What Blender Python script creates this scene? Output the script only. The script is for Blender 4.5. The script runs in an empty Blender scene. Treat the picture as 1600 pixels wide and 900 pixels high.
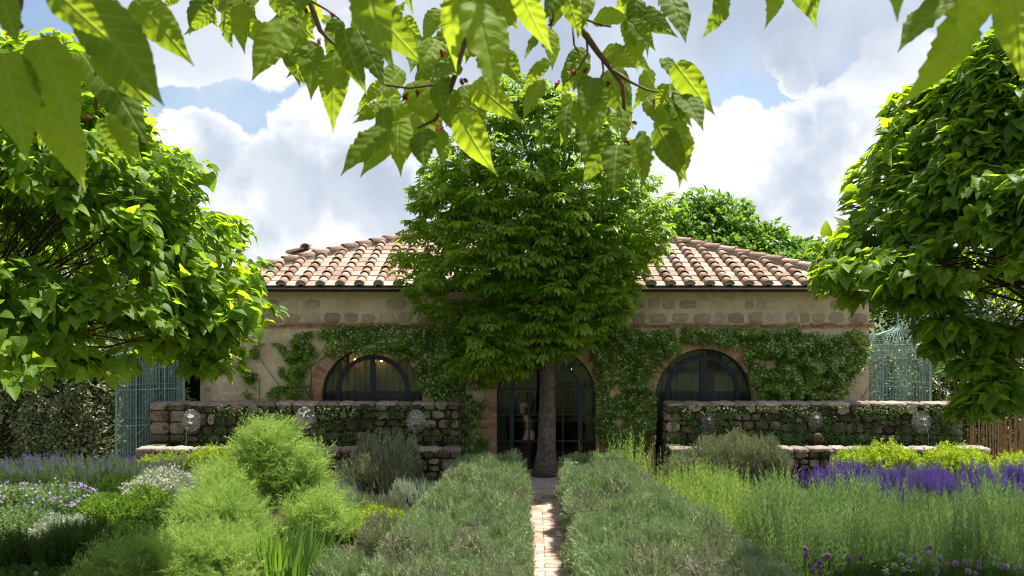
import bpy, math, random
import numpy as np
from mathutils import Vector, Matrix
rs = np.random.RandomState(11); random.seed(11)
R = math.radians
SC = bpy.context.scene
# ------------------------------------------------------------------ camera
CAMZ = 3.78; FPX = 1500.0; CX0 = 800.0; HY = 470.0
cam = bpy.data.cameras.new('camera'); camo = bpy.data.objects.new('camera', cam); SC.collection.objects.link(camo)
camo.location = (0, 0, CAMZ); camo.rotation_euler = (R(90), 0, 0)
cam.sensor_width = 36; cam.lens = 36*FPX/1600; cam.shift_y = 20/1600
cam.clip_start = 0.05; cam.clip_end = 2000
cam.dof.use_dof = True; cam.dof.focus_distance = 17.0; cam.dof.aperture_fstop = 11
SC.camera = camo
# ------------------------------------------------------------------ sun, sky, exposure
SUN_EL, SUN_AZ = 67.0, 56.0            # azimuth clockwise from +Y (in front of the camera, to the right)
sdir = Vector((math.sin(R(SUN_AZ))*math.cos(R(SUN_EL)), math.cos(R(SUN_AZ))*math.cos(R(SUN_EL)), math.sin(R(SUN_EL))))
sun = bpy.data.lights.new('sun', 'SUN'); sun.energy = 5.0; sun.angle = R(0.53); sun.color = (1.0, 0.955, 0.87)
suno = bpy.data.objects.new('sun', sun); SC.collection.objects.link(suno)
suno.rotation_euler = sdir.to_track_quat('Z', 'Y').to_euler(); suno.location = (10, 30, 40)
SC.view_settings.view_transform = 'Standard'; SC.view_settings.look = 'None'
SC.view_settings.exposure = 1.15; SC.view_settings.gamma = 1.0; SC.view_settings.use_curve_mapping = False
SC.cycles.max_bounces = 8; SC.cycles.transparent_max_bounces = 12; SC.cycles.diffuse_bounces = 4; SC.cycles.glossy_bounces = 3; SC.cycles.transmission_bounces = 5
SC.cycles.use_denoising = True; SC.cycles.pixel_filter_type = 'BLACKMAN_HARRIS'; SC.cycles.filter_width = 1.05

def P(x, y, D):   # photograph pixel at distance D -> point of the place
    return Vector(((x-CX0)/FPX*D, D, CAMZ+(HY-y)/FPX*D))

class NT:
    """small helper to write node trees"""
    def __init__(s, tree): s.t = tree; s.n = tree.nodes; s.l = tree.links
    def node(s, typ, **kw):
        n = s.n.new(typ)
        for k, v in kw.items(): setattr(n, k, v)
        return n
    def put(s, sock, v):
        if hasattr(v, 'is_linked') or hasattr(v, 'links'): s.l.new(v, sock)
        elif v is not None:
            if isinstance(v, (tuple, list)) and len(v) == 3 and sock.type == 'RGBA': v = (*v, 1)
            sock.default_value = v
    def math(s, op, a, b=None, c=None, clamp=False):
        n = s.node('ShaderNodeMath', operation=op, use_clamp=clamp); s.put(n.inputs[0], a)
        if b is not None: s.put(n.inputs[1], b)
        if c is not None: s.put(n.inputs[2], c)
        return n.outputs[0]
    def vmath(s, op, a, b=None, out=0):
        n = s.node('ShaderNodeVectorMath', operation=op); s.put(n.inputs[0], a)
        if b is not None: s.put(n.inputs[3] if op == 'SCALE' else n.inputs[1], b)
        return n.outputs[out]
    def noise(s, vec, scale, detail=4, rough=.5, out=0, dist=0):
        n = s.node('ShaderNodeTexNoise'); s.put(n.inputs['Vector'], vec) if vec is not None else None
        n.inputs['Scale'].default_value = scale; n.inputs['Detail'].default_value = detail; n.inputs['Roughness'].default_value = rough; n.inputs['Distortion'].default_value = dist
        return n.outputs[out]
    def vor(s, vec, scale, feature='F1', out=0, rnd=1):
        n = s.node('ShaderNodeTexVoronoi', feature=feature); s.put(n.inputs['Vector'], vec)
        n.inputs['Scale'].default_value = scale; n.inputs['Randomness'].default_value = rnd
        return n.outputs[out]
    def ramp(s, fac, stops, interp='LINEAR'):
        n = s.node('ShaderNodeValToRGB'); n.color_ramp.interpolation = interp; e = n.color_ramp.elements
        while len(e) < len(stops): e.new(0.5)
        for k, (p, c) in enumerate(stops):
            e[k].position = p; e[k].color = (*c, 1) if isinstance(c, (tuple, list)) else (c, c, c, 1)
        s.put(n.inputs[0], fac); return n.outputs[0]
    def mix(s, f, a, b, blend='MIX'):
        n = s.node('ShaderNodeMix', data_type='RGBA', blend_type=blend); s.put(n.inputs[0], f); s.put(n.inputs[6], a); s.put(n.inputs[7], b); return n.outputs[2]
    def mapr(s, v, a, b, c=0, d=1, smooth=True):
        n = s.node('ShaderNodeMapRange'); n.interpolation_type = 'SMOOTHSTEP' if smooth else 'LINEAR'
        s.put(n.inputs[0], v)
        for k, q in enumerate((a, b, c, d)): n.inputs[k+1].default_value = q
        return n.outputs[0]
    def bump(s, h, strength=.5, dist=.02):
        n = s.node('ShaderNodeBump'); n.inputs['Strength'].default_value = strength; n.inputs['Distance'].default_value = dist; s.put(n.inputs['Height'], h); return n.outputs[0]

world = bpy.data.worlds.new('World'); SC.world = world; world.use_nodes = True
w = NT(world.node_tree)
bg = w.n['Background']; bg.inputs['Strength'].default_value = 1.0
sky = w.node('ShaderNodeTexSky', sky_type='NISHITA', sun_disc=False, sun_elevation=R(SUN_EL), sun_rotation=R(SUN_AZ), air_density=1.0, dust_density=1.5, ozone_density=1.2)
SKYK = .56
nsky = w.vmath('SCALE', sky.outputs[0], 0.13)
tc = w.node('ShaderNodeTexCoord'); dirv = w.vmath('NORMALIZE', tc.outputs['Generated'])
# clouds: puffs at fixed directions of the sky plus free noise everywhere else
def sd(x, y): return Vector(((x-CX0)/FPX, 1, (HY-y)/FPX)).normalized()
wn1 = w.vmath('SUBTRACT', w.noise(dirv, 9, 8, .60, out=1), (.5, .5, .5)); wn2 = w.vmath('SUBTRACT', w.noise(dirv, 3.2, 3, .5, out=1), (.5, .5, .5))
wdir = w.vmath('ADD', w.vmath('ADD', dirv, w.vmath('SCALE', wn1, .105)), w.vmath('SCALE', wn2, .04))
def puffs(lst):
    out = None
    for (x, y, r) in lst:
        d = w.vmath('DISTANCE', wdir, tuple(sd(x, y)), out=1)
        v = w.math('MULTIPLY_ADD', d, -FPX/r, 1.0)      # 1 in the middle, 0 at radius
        out = v if out is None else w.math('MAXIMUM', out, v)
    return out
white = puffs([(1400, 150, 75), (1330, 180, 75), (1250, 225, 85), (1150, 250, 95), (1080, 300, 80), (1300, 290, 150), (1180, 340, 120), (1060, 370, 110), (1440, 230, 90), (1500, 380, 200),
               (640, 180, 120), (570, 190, 110), (490, 240, 95), (620, 330, 170), (430, 330, 130), (350, 380, 120), (290, 70, 75), (540, 70, 60), (320, 250, 70), (640, 60, 130), (420, 20, 120), (760, 300, 200),
               (250, 300, 100), (100, 250, 160), (1250, 100, 45)])
grey = puffs([(1250, -30, 170), (1080, -10, 150), (1420, -50, 180), (1290, 20, 110), (230, 20, 110), (480, 300, 90), (430, 265, 60), (560, 285, 85), (600, 310, 70), (300, 20, 130), (800, -100, 400)])
free = w.math('ADD', w.noise(w.vmath('MULTIPLY', dirv, (1, 1, 1.8)), 3.1, 7, .58), 0.0)
inview = w.mapr(w.vmath('DISTANCE', dirv, tuple(sd(800, 250)), out=1), .55, .85)
cov_w = w.mapr(white, 0.03, .13)
cov_g = w.mapr(grey, 0.0, .55)
cov_f = w.math('MULTIPLY', w.mapr(free, .42, .56), inview)
det = w.noise(wdir, 13, 7, .6)
haz = w.mapr(w.noise(dirv, 5, 5, .55), .38, .7, 0.03, .32)
base = w.mix(haz, nsky, (.80, .85, .93))
shade_w = w.math('ADD', w.mapr(w.noise(w.vmath('ADD', dirv, (0, 0, -.02)), 8, 5, .55), .36, .60, .72, 1.0), w.math('MULTIPLY', w.math('SUBTRACT', det, .5), .16))
colw = w.mix(w.mapr(shade_w, .66, 1.0), (.48, .545, .65), (.86, .88, .91))
rim = w.mapr(white, .02, .50)
colw = w.mix(rim, (.88, .895, .92), colw)
c1 = w.mix(w.math('MULTIPLY', cov_f, .9), base, colw)
c2 = w.mix(w.math('MULTIPLY', cov_w, .97), c1, colw)
gfac = w.mapr(w.math('MULTIPLY_ADD', grey, 1.0, w.math('MULTIPLY', det, .6)), .34, .80, 0, .93)
colg = w.mix(w.mapr(w.noise(wdir, 6, 5, .5), .35, .65), (.42, .48, .59), (.62, .675, .75))
c3 = w.mix(gfac, c2, colg)
up = w.node('ShaderNodeSeparateXYZ'); w.l.new(dirv, up.inputs[0])
w.l.new(w.vmath('SCALE', c3, SKYK), bg.inputs['Color'])

# ------------------------------------------------------------------ mesh helpers
COL = SC.collection
def link(name, me, mat=None, parent=None, loc=None):
    o = bpy.data.objects.new(name, me); COL.objects.link(o)
    if mat is not None and me is not None and not me.materials: me.materials.append(mat)
    if parent is not None: o.parent = parent
    if loc is not None: o.location = loc
    return o
def tag(o, label=None, cat=None, group=None, kind=None):
    if label: o['label'] = label
    if cat: o['category'] = cat
    if group: o['group'] = group
    if kind: o['kind'] = kind
    return o
def root(name, loc, label, cat, group=None):
    o = bpy.data.objects.new(name, None); COL.objects.link(o); o.location = loc; o.empty_display_size = .2
    return tag(o, label, cat, group)
def npmesh(name, V, T, uv=None, smooth=False):
    """V (n,3), T (m,3) triangles"""
    me = bpy.data.meshes.new(name); V = np.ascontiguousarray(V, dtype=np.float32); T = np.ascontiguousarray(T, dtype=np.int32)
    me.vertices.add(len(V)); me.vertices.foreach_set('co', V.ravel())
    me.loops.add(T.size); me.loops.foreach_set('vertex_index', T.ravel())
    me.polygons.add(len(T)); me.polygons.foreach_set('loop_start', np.arange(0, T.size, 3, dtype=np.int32))
    if smooth: me.polygons.foreach_set('use_smooth', np.ones(len(T), dtype=bool))
    if uv is not None:
        l = me.uv_layers.new(name='uv'); l.data.foreach_set('uv', np.ascontiguousarray(uv[T.ravel()], dtype=np.float32).ravel())
    me.update(calc_edges=True); return me
class MB:
    """collects simple shapes; build() links them as one mesh"""
    def __init__(s): s.v = []; s.f = []
    def add(s, vs, fs):
        b = len(s.v); s.v += [tuple(q) for q in vs]; s.f += [tuple(i+b for i in f) for f in fs]; return s
    def box(s, x0, x1, y0, y1, z0, z1):
        return s.add([(x0,y0,z0),(x1,y0,z0),(x1,y1,z0),(x0,y1,z0),(x0,y0,z1),(x1,y0,z1),(x1,y1,z1),(x0,y1,z1)],
                     [(0,3,2,1),(4,5,6,7),(0,1,5,4),(1,2,6,5),(2,3,7,6),(3,0,4,7)])
    def tube(s, pts, rad, n=6, cap=True):
        pts = [Vector(p) for p in pts]; m = len(pts)
        if not hasattr(rad, '__len__'): rad = [rad]*m
        vs = []; prev = None
        for i, p in enumerate(pts):
            d = (pts[min(i+1, m-1)]-pts[max(i-1, 0)]).normalized()
            if prev is None:
                a = d.orthogonal().normalized()
            else:
                a = (prev-d*prev.dot(d)).normalized()
            prev = a; b = d.cross(a)
            for k in range(n):
                t = 2*math.pi*k/n; vs.append(p+(a*math.cos(t)+b*math.sin(t))*rad[i])
        fs = [(i*n+k, i*n+(k+1) % n, (i+1)*n+(k+1) % n, (i+1)*n+k) for i in range(m-1) for k in range(n)]
        if cap: fs += [tuple(range(n))[::-1], tuple((m-1)*n+k for k in range(n))]
        return s.add(vs, fs)
    def mesh(s, name, smooth=False):
        me = bpy.data.meshes.new(name); me.from_pydata(s.v, [], s.f); me.update()
        if smooth: me.polygons.foreach_set('use_smooth', np.ones(len(me.polygons), dtype=bool))
        return me
    def build(s, name, mat, parent=None, smooth=False, kind=None):
        off = parent.location if parent is not None and parent.parent is None else Vector((0,0,0))
        if parent is not None and parent.parent is not None: off = parent.parent.location+parent.location
        if off.length: s.v = [(a-off.x, b-off.y, c-off.z) for a, b, c in s.v]
        o = link(name, s.mesh(name, smooth), mat, parent)
        if kind: o['kind'] = kind
        return o
def vnoise(p, scale, seed=0):
    """value noise, p (n,3) -> 0..1"""
    q = np.asarray(p, dtype=float)*scale+seed*17.31; i = np.floor(q).astype(np.int64); f = q-i; f = f*f*(3-2*f)
    def h(a, b, c):
        n = (a*73856093) ^ (b*19349663) ^ (c*83492791) ^ (seed*2654435 & 0x7fffffff); n = (n ^ (n >> 13))*1274126177 & 0x7fffffff
        return ((n ^ (n >> 16)) & 0xffff)/65535.0
    r = 0
    for a in (0, 1):
        for b in (0, 1):
            for c in (0, 1):
                wgt = (f[:, 0] if a else 1-f[:, 0])*(f[:, 1] if b else 1-f[:, 1])*(f[:, 2] if c else 1-f[:, 2])
                r = r+wgt*h(i[:, 0]+a, i[:, 1]+b, i[:, 2]+c)
    return r
def norm(a): return a/np.maximum(np.linalg.norm(a, axis=-1, keepdims=True), 1e-9)
def frames(d, up):
    """rotation matrices whose local Y is d and local Z near up"""
    d = norm(d); x = np.cross(d, up); bad = np.linalg.norm(x, axis=1) < 1e-4; x[bad] = (1, 0, 0); x = norm(x); z = np.cross(x, d)
    return np.stack([x, d, z], axis=2)
def scatter(name, tmpl, pos, d, up, size, mat, parent=None, kind='stuff', smooth=False, label=None):
    """joined copies of a template (V, T, UV) at pos along d"""
    if not isinstance(tmpl, list): tmpl = [tmpl]
    n = len(pos); pick = rs.randint(0, len(tmpl), n); M = frames(np.asarray(d, float), np.asarray(up, float))
    size = np.broadcast_to(np.asarray(size, float), (n,)) if np.ndim(size) < 2 else size
    VV, TT, UU, WW = [], [], [], []; base = 0; tint = rs.rand(n)
    for k, (tv, tt, tu) in enumerate(tmpl):
        idx = np.where(pick == k)[0]
        if not len(idx): continue
        v = np.einsum('nij,mj->nmi', M[idx], tv)*size[idx][:, None, None]+np.asarray(pos)[idx][:, None, :]
        t = tt[None]+(np.arange(len(idx))*len(tv))[:, None, None]+base
        VV.append(v.reshape(-1, 3)); TT.append(t.reshape(-1, 3)); UU.append(np.tile(tu, (len(idx), 1))); WW.append(np.repeat(tint[idx], len(tv))); base += len(idx)*len(tv)
    V = np.concatenate(VV); off = Vector((0,0,0))
    if parent is not None: off = parent.location if parent.parent is None else parent.location+parent.parent.location
    V = V-np.array(off)
    me = npmesh(name, V, np.concatenate(TT), np.concatenate(UU), smooth); me.attributes.new('tint', 'FLOAT', 'POINT').data.foreach_set('value', np.concatenate(WW).astype(np.float32))
    o = link(name, me, mat, parent)
    if kind: o['kind'] = kind
    if label: o['label'] = label
    return o
def singles(name, meshes, pos, d, up, size, parent):
    """one object per leaf, sharing meshes"""
    M = frames(np.asarray(d, float), np.asarray(up, float)); off = np.array(parent.location); out = []
    for i in range(len(pos)):
        o = bpy.data.objects.new(name, meshes[i % len(meshes)]); COL.objects.link(o); o.parent = parent
        m = Matrix(M[i].tolist()).to_4x4() @ Matrix.Scale(float(size[i]), 4); m.translation = Vector((pos[i]-off).tolist()); o.matrix_local = m
        out.append(o)
    return out
def rnd_unit(n): return norm(rs.normal(size=(n, 3)))
def proj(p): p = np.asarray(p); return CX0+p[:, 0]/p[:, 1]*FPX, HY-(p[:, 2]-CAMZ)/p[:, 1]*FPX

# ------------------------------------------------------------------ materials
def newmat(name):
    m = bpy.data.materials.new(name); m.use_nodes = True; m.node_tree.nodes.clear(); t = NT(m.node_tree); out = t.node('ShaderNodeOutputMaterial'); return m, t, out
def principled(t, col, rough=.8, normal=None, metal=0, spec=.5):
    n = t.node('ShaderNodeBsdfPrincipled'); t.put(n.inputs['Base Color'], col); t.put(n.inputs['Roughness'], rough); n.inputs['Metallic'].default_value = metal
    n.inputs['Specular IOR Level'].default_value = spec
    if normal is not None: t.l.new(normal, n.inputs['Normal'])
    return n
def leafmat(name, stops, trans, tfac=.45, rough=.45, spec=.4, veins=0.0, vcol=None, gscale=0):
    m, t, out = newmat(name)
    oi = t.node('ShaderNodeObjectInfo'); ge = t.node('ShaderNodeNewGeometry')
    at = t.node('ShaderNodeAttribute'); at.attribute_name = 'tint'
    rnd = t.math('FRACT', t.math('ADD', oi.outputs['Random'], at.outputs['Fac']))
    rnd = t.math('MULTIPLY_ADD', rnd, .8, t.math('MULTIPLY', ge.outputs['Random Per Island'], .2))
    if gscale:
        rnd = t.math('MULTIPLY_ADD', rnd, .62, t.math('MULTIPLY', t.mapr(t.noise(ge.outputs['Position'], gscale, 2), .35, .65), .38))
    k = len(stops)-1; col = t.ramp(rnd, [(i/k, c) for i, c in enumerate(stops)]); tcol = t.mix(rnd, trans[0], trans[1]); nrm = None
    if veins:
        uvn = t.node('ShaderNodeUVMap'); sp = t.node('ShaderNodeSeparateXYZ'); t.l.new(uvn.outputs[0], sp.inputs[0])
        au = t.math('ABSOLUTE', t.math('SUBTRACT', sp.outputs[0], .5)); ph = t.math('SUBTRACT', sp.outputs[1], t.math('MULTIPLY', au, .75))
        saw = t.math('PINGPONG', t.math('MULTIPLY', ph, veins), .5)          # 0..0.5, vein at 0
        side = t.mapr(saw, 0, .14, 1, 0); mid = t.mapr(au, 0, .03, 1, 0); vv = t.math('MAXIMUM', side, mid)
        nrm = t.bump(t.math('MULTIPLY_ADD', saw, 1.0, t.math('MULTIPLY', mid, -.6)), .55, .004)
        col = t.mix(t.math('MULTIPLY', vv, .55), col, vcol or (.25, .34, .09)); tcol = t.mix(t.math('MULTIPLY', vv, .45), tcol, (.42, .55, .12))
    p = principled(t, col, rough, nrm, spec=spec)
    tr = t.node('ShaderNodeBsdfTranslucent'); t.put(tr.inputs[0], tcol)
    if nrm is not None: t.l.new(nrm, tr.inputs['Normal'])
    mx = t.node('ShaderNodeMixShader'); mx.inputs[0].default_value = tfac; t.l.new(p.outputs[0], mx.inputs[1]); t.l.new(tr.outputs[0], mx.inputs[2]); t.l.new(mx.outputs[0], out.inputs[0])
    return m
def rockmat(name, cols, scale=6, rough=.9, bumpd=.02, moss=0, mosscol=(.045, .075, .02), perobj=True, spots=None, island=False):
    m, t, out = newmat(name); ge = t.node('ShaderNodeNewGeometry'); pos = ge.outputs['Position']
    n1 = t.noise(pos, scale, 8, .62); n2 = t.noise(pos, scale*5, 5, .6); n3 = t.noise(pos, scale*.35, 3, .5)
    f = t.math('MULTIPLY_ADD', n1, .6, t.math('MULTIPLY', n2, .4))
    if perobj:
        oi = t.node('ShaderNodeObjectInfo'); r_ = oi.outputs['Random']
        if island: r_ = t.math('FRACT', t.math('ADD', r_, ge.outputs['Random Per Island']))
        f = t.math('ADD', f, t.math('MULTIPLY_ADD', r_, .34, -.17))
    k = len(cols)-1; col = t.ramp(f, [(.28+.44*i/k, c) for i, c in enumerate(cols)])
    if spots: col = t.mix(t.mapr(t.noise(pos, scale*1.7, 3, .6), .60, .70), col, spots)
    if moss: col = t.mix(t.math('MULTIPLY', t.mapr(t.math('MULTIPLY_ADD', n3, .6, t.math('MULTIPLY', n1, .4)), .52-.12*moss, .60-.05*moss), .92), col, mosscol)
    b = t.bump(t.math('MULTIPLY_ADD', n2, .5, n1), .9, bumpd)
    p = principled(t, col, rough, b, spec=.25); t.l.new(p.outputs[0], out.inputs[0]); return m
def plain(name, col, rough=.7, metal=0, nscale=12, var=.25, bumpd=.003, spec=.4):
    m, t, out = newmat(name); ge = t.node('ShaderNodeNewGeometry'); n1 = t.noise(ge.outputs['Position'], nscale, 6, .6)
    c = t.mix(t.mapr(n1, .3, .7), tuple(v*(1-var) for v in col), tuple(min(1, v*(1+var)) for v in col))
    p = principled(t, c, rough, t.bump(n1, .5, bumpd), metal, spec); t.l.new(p.outputs[0], out.inputs[0]); return m

M = {}
M['soil'] = rockmat('soil', [(.03, .02, .013), (.075, .052, .035), (.13, .098, .07)], 3.5, bumpd=.05, perobj=False)
M['gravel'] = None
m, t, out = newmat('gravel'); ge = t.node('ShaderNodeNewGeometry'); v1 = t.vor(ge.outputs['Position'], 38, out=1); vd = t.vor(ge.outputs['Position'], 38)
sepc = t.node('ShaderNodeSeparateColor'); t.l.new(v1, sepc.inputs[0])
gc = t.ramp(t.math('MULTIPLY_ADD', sepc.outputs[0], .7, t.math('MULTIPLY', t.noise(ge.outputs['Position'], 1.2, 4), .3)), [(0, (.20, .16, .125)), (.5, (.36, .31, .26)), (1, (.58, .52, .46))])
p_ = principled(t, gc, .9, t.bump(vd, 1, .012)); t.l.new(p_.outputs[0], out.inputs[0]); M['gravel'] = m
M['grass_ground'] = rockmat('grass_ground', [(.03, .05, .012), (.06, .09, .02), (.11, .13, .04)], 1.5, bumpd=.05, perobj=False)
M['paver'] = rockmat('paver', [(.25, .17, .13), (.36, .27, .21), (.46, .37, .30)], 7, bumpd=.006, rough=.85)
M['sand_joint'] = plain('sand_joint', (.26, .21, .16), .95, nscale=30)
M['plaster'] = None
m, t, out = newmat('wall_plaster'); ge = t.node('ShaderNodeNewGeometry'); pos = ge.outputs['Position']
a = t.noise(pos, 1.3, 7, .62); b_ = t.noise(pos, 11, 6, .65); vo = t.vor(t.vmath('ADD', t.vmath('MULTIPLY', pos, (1, 1, 1.35)), t.vmath('SCALE', t.noise(pos, 3, 3, out=1), .12)), 2.7, 'DISTANCE_TO_EDGE')
stone = t.mapr(vo, .06, .16); shw = t.math('MULTIPLY', stone, t.mapr(t.noise(pos, .9, 3), .42, .62))
vc = t.node('ShaderNodeSeparateColor'); t.l.new(t.vor(t.vmath('ADD', t.vmath('MULTIPLY', pos, (1, 1, 1.35)), t.vmath('SCALE', t.noise(pos, 3, 3, out=1), .12)), 2.7, out=1), vc.inputs[0])
pc = t.ramp(t.math('MULTIPLY_ADD', a, .65, t.math('MULTIPLY', b_, .35)), [(.30, (.38, .28, .17)), (.5, (.60, .47, .31)), (.68, (.70, .59, .43))])
scc = t.ramp(vc.outputs[0], [(0, (.27, .20, .13)), (.5, (.34, .27, .19)), (1, (.40, .27, .18))])
col = t.mix(t.math('MULTIPLY', shw, .28), pc, scc)
p_ = principled(t, col, .93, t.bump(t.math('MULTIPLY_ADD', shw, .12, t.math('MULTIPLY_ADD', b_, .9, a)), .8, .03), spec=.2); t.l.new(p_.outputs[0], out.inputs[0]); M['plaster'] = m
M['wall_stone'] = rockmat('wall_stone', [(.24, .185, .13), (.38, .30, .21), (.52, .425, .31)], 9, bumpd=.012, spots=(.36, .24, .15))
M['brick'] = rockmat('brick', [(.26, .12, .065), (.42, .23, .135), (.50, .34, .22)], 9, bumpd=.006, island=True)
M['mortar'] = plain('mortar', (.36, .29, .21), .95, nscale=14)
M['fountain_stone'] = rockmat('fountain_stone', [(.08, .055, .038), (.24, .17, .12), (.42, .33, .25)], 8, bumpd=.06, moss=.15, mosscol=(.05, .05, .02), spots=(.34, .17, .07))
M['mossy_stone'] = rockmat('mossy_stone', [(.045, .03, .02), (.15, .10, .065), (.32, .24, .17)], 9, bumpd=.07, moss=.55, mosscol=(.05, .055, .02))
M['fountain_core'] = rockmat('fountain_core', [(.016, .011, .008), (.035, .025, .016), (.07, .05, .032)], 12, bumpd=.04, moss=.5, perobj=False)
M['cap_stone'] = rockmat('cap_stone', [(.13, .10, .08), (.25, .20, .165), (.36, .30, .25)], 9, bumpd=.03)
M['carved'] = rockmat('carved', [(.11, .095, .08), (.23, .205, .18), (.36, .335, .30)], 9, bumpd=.015, spots=(.12, .11, .10))
M['tile'] = rockmat('tile', [(.20, .12, .085), (.34, .23, .170), (.47, .37, .30)], 5, bumpd=.006, spots=(.20, .17, .135), island=True)
M['pan_tile'] = rockmat('pan_tile', [(.20, .13, .095), (.32, .235, .18), (.44, .35, .285)], 5, bumpd=.006, spots=(.33, .26, .20))
M['roof_mortar'] = rockmat('roof_mortar', [(.13, .11, .085), (.26, .225, .175), (.36, .32, .26)], 9, bumpd=.02, perobj=False)
M['gutter'] = plain('gutter', (.045, .034, .03), .45, metal=.5, nscale=4)
M['steel'] = plain('steel', (.022, .03, .042), .42, metal=.2, nscale=20, var=.15, bumpd=.0005)
M['teal_metal'] = plain('teal_metal', (.22, .325, .30), .6, metal=.1, nscale=30, var=.45, bumpd=.002)
M['bark'] = rockmat('bark', [(.045, .033, .026), (.15, .115, .09), (.36, .31, .26)], 11, bumpd=.09, perobj=False)
M['branch'] = rockmat('branch', [(.035, .022, .013), (.09, .058, .035), (.15, .10, .062)], 12, bumpd=.015, perobj=False)
M['twig'] = plain('twig', (.115, .055, .04), .7, nscale=40)
M['dead_twig'] = rockmat('dead_twig', [(.10, .075, .058), (.20, .155, .125), (.34, .28, .235)], 20, bumpd=.02, perobj=False)
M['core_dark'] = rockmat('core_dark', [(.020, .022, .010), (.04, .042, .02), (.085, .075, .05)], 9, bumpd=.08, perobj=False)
M['room'] = plain('room', (.11, .085, .06), .9)
M['floor'] = plain('room_floor', (.16, .11, .08), .6)
M['curtain_grey'] = leafmat('curtain_grey', [(.24, .215, .19), (.24, .215, .19)], [(.2, .18, .15)]*2, .2, .9, .1)
M['curtain_green'] = leafmat('curtain_green', [(.13, .15, .08), (.13, .15, .08)], [(.15, .16, .08)]*2, .2, .9, .1)
m, t, out = newmat('glass'); gl = t.node('ShaderNodeBsdfGlossy'); gl.inputs['Roughness'].default_value = .015; gl.inputs[0].default_value = (.95, .97, 1, 1)
tr = t.node('ShaderNodeBsdfTransparent'); tr.inputs[0].default_value = (.80, .83, .82, 1); fr = t.node('ShaderNodeFresnel'); fr.inputs[0].default_value = 1.55
mx = t.node('ShaderNodeMixShader'); t.l.new(fr.outputs[0], mx.inputs[0]); t.l.new(tr.outputs[0], mx.inputs[1]); t.l.new(gl.outputs[0], mx.inputs[2]); t.l.new(mx.outputs[0], out.inputs[0]); M['glass'] = m
m, t, out = newmat('lamp_glow'); em = t.node('ShaderNodeEmission'); em.inputs[0].default_value = (1, .55, .22, 1); em.inputs[1].default_value = 14; t.l.new(em.outputs[0], out.inputs[0]); M['glow'] = m
m, t, out = newmat('water'); p_ = principled(t, (.03, .045, .035), .05, None, spec=.6); t.l.new(p_.outputs[0], out.inputs[0]); M['water'] = m
m, t, out = newmat('water_jet'); p_ = principled(t, (.8, .85, .88), .12, None, spec=.8); tr = t.node('ShaderNodeBsdfTransparent'); mx = t.node('ShaderNodeMixShader'); mx.inputs[0].default_value = .16; t.l.new(tr.outputs[0], mx.inputs[1]); t.l.new(p_.outputs[0], mx.inputs[2]); t.l.new(mx.outputs[0], out.inputs[0]); M['jet'] = m
# foliage
M['catalpa'] = leafmat('catalpa_leaf', [(.045, .105, .008), (.085, .175, .010), (.15, .27, .014)], [(.22, .40, .008), (.56, .72, .014)], .55, .48, .22, veins=5)
M['chestnut'] = leafmat('chestnut_leaf', [(.085, .165, .016), (.145, .25, .022), (.22, .33, .03)], [(.26, .46, .014), (.52, .72, .03)], .48, .42, .35, gscale=1.3)
M['mulberry'] = leafmat('mulberry_leaf', [(.09, .15, .012), (.13, .20, .016), (.17, .25, .02)], [(.09, .17, .010), (.62, .77, .025)], .58, .6, .15, veins=7, vcol=(.20, .28, .05))
M['far_tree'] = leafmat('far_tree_leaf', [(.04, .10, .015), (.07, .16, .02), (.11, .22, .03)], [(.16, .34, .02), (.34, .55, .04)], .42, .45, .4, gscale=.8)
M['dark_tree'] = leafmat('dark_tree_leaf', [(.015, .03, .01), (.03, .055, .016), (.05, .08, .022)], [(.05, .10, .01), (.1, .18, .02)], .3, .5, .3)
M['rosemary'] = leafmat('rosemary_leaf', [(.09, .135, .05), (.24, .32, .145), (.44, .53, .29)], [(.16, .25, .06), (.28, .38, .11)], .25, .5, .35, gscale=6)
M['grey_rosemary'] = leafmat('grey_rosemary_leaf', [(.10, .115, .055), (.23, .25, .14), (.40, .41, .26)], [(.15, .18, .07), (.22, .26, .10)], .28, .6, .25, gscale=4)
M['fennel'] = leafmat('fennel_leaf', [(.10, .19, .035), (.23, .35, .08), (.42, .52, .15)], [(.26, .45, .06), (.54, .68, .13)], .45, .5, .3, gscale=3)
M['lime'] = leafmat('lime_leaf', [(.16, .26, .02), (.26, .38, .025), (.38, .48, .04)], [(.35, .5, .03), (.6, .7, .05)], .42, .5, .3)
M['oregano'] = leafmat('oregano_leaf', [(.05, .11, .015), (.13, .24, .03), (.24, .38, .06)], [(.2, .36, .03), (.35, .52, .06)], .38, .5, .3, gscale=4)
M['tarragon'] = leafmat('tarragon_leaf', [(.12, .20, .04), (.24, .35, .09), (.42, .52, .18)], [(.30, .45, .07), (.45, .58, .12)], .40, .5, .3, gscale=2)
M['artemisia'] = leafmat('artemisia_leaf', [(.07, .13, .04), (.17, .26, .09), (.33, .44, .20)], [(.18, .30, .08), (.28, .42, .12)], .36, .5, .3, gscale=2)
M['silver'] = leafmat('silver_leaf', [(.26, .32, .22), (.37, .43, .31), (.48, .53, .40)], [(.25, .32, .18), (.34, .4, .25)], .25, .7, .2)
M['dark_herb'] = leafmat('dark_herb_leaf', [(.03, .065, .012), (.055, .10, .02), (.09, .15, .03)], [(.08, .17, .02), (.16, .28, .03)], .35, .5, .3, gscale=3)
M['lavender_leaf'] = leafmat('lavender_leaf', [(.09, .15, .06), (.14, .21, .085), (.20, .27, .13)], [(.15, .24, .07), (.22, .32, .1)], .3, .6, .2)
M['iris'] = leafmat('iris_leaf', [(.05, .13, .025), (.08, .19, .03), (.12, .25, .05)], [(.2, .4, .03), (.35, .55, .05)], .4, .4, .4)
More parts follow.
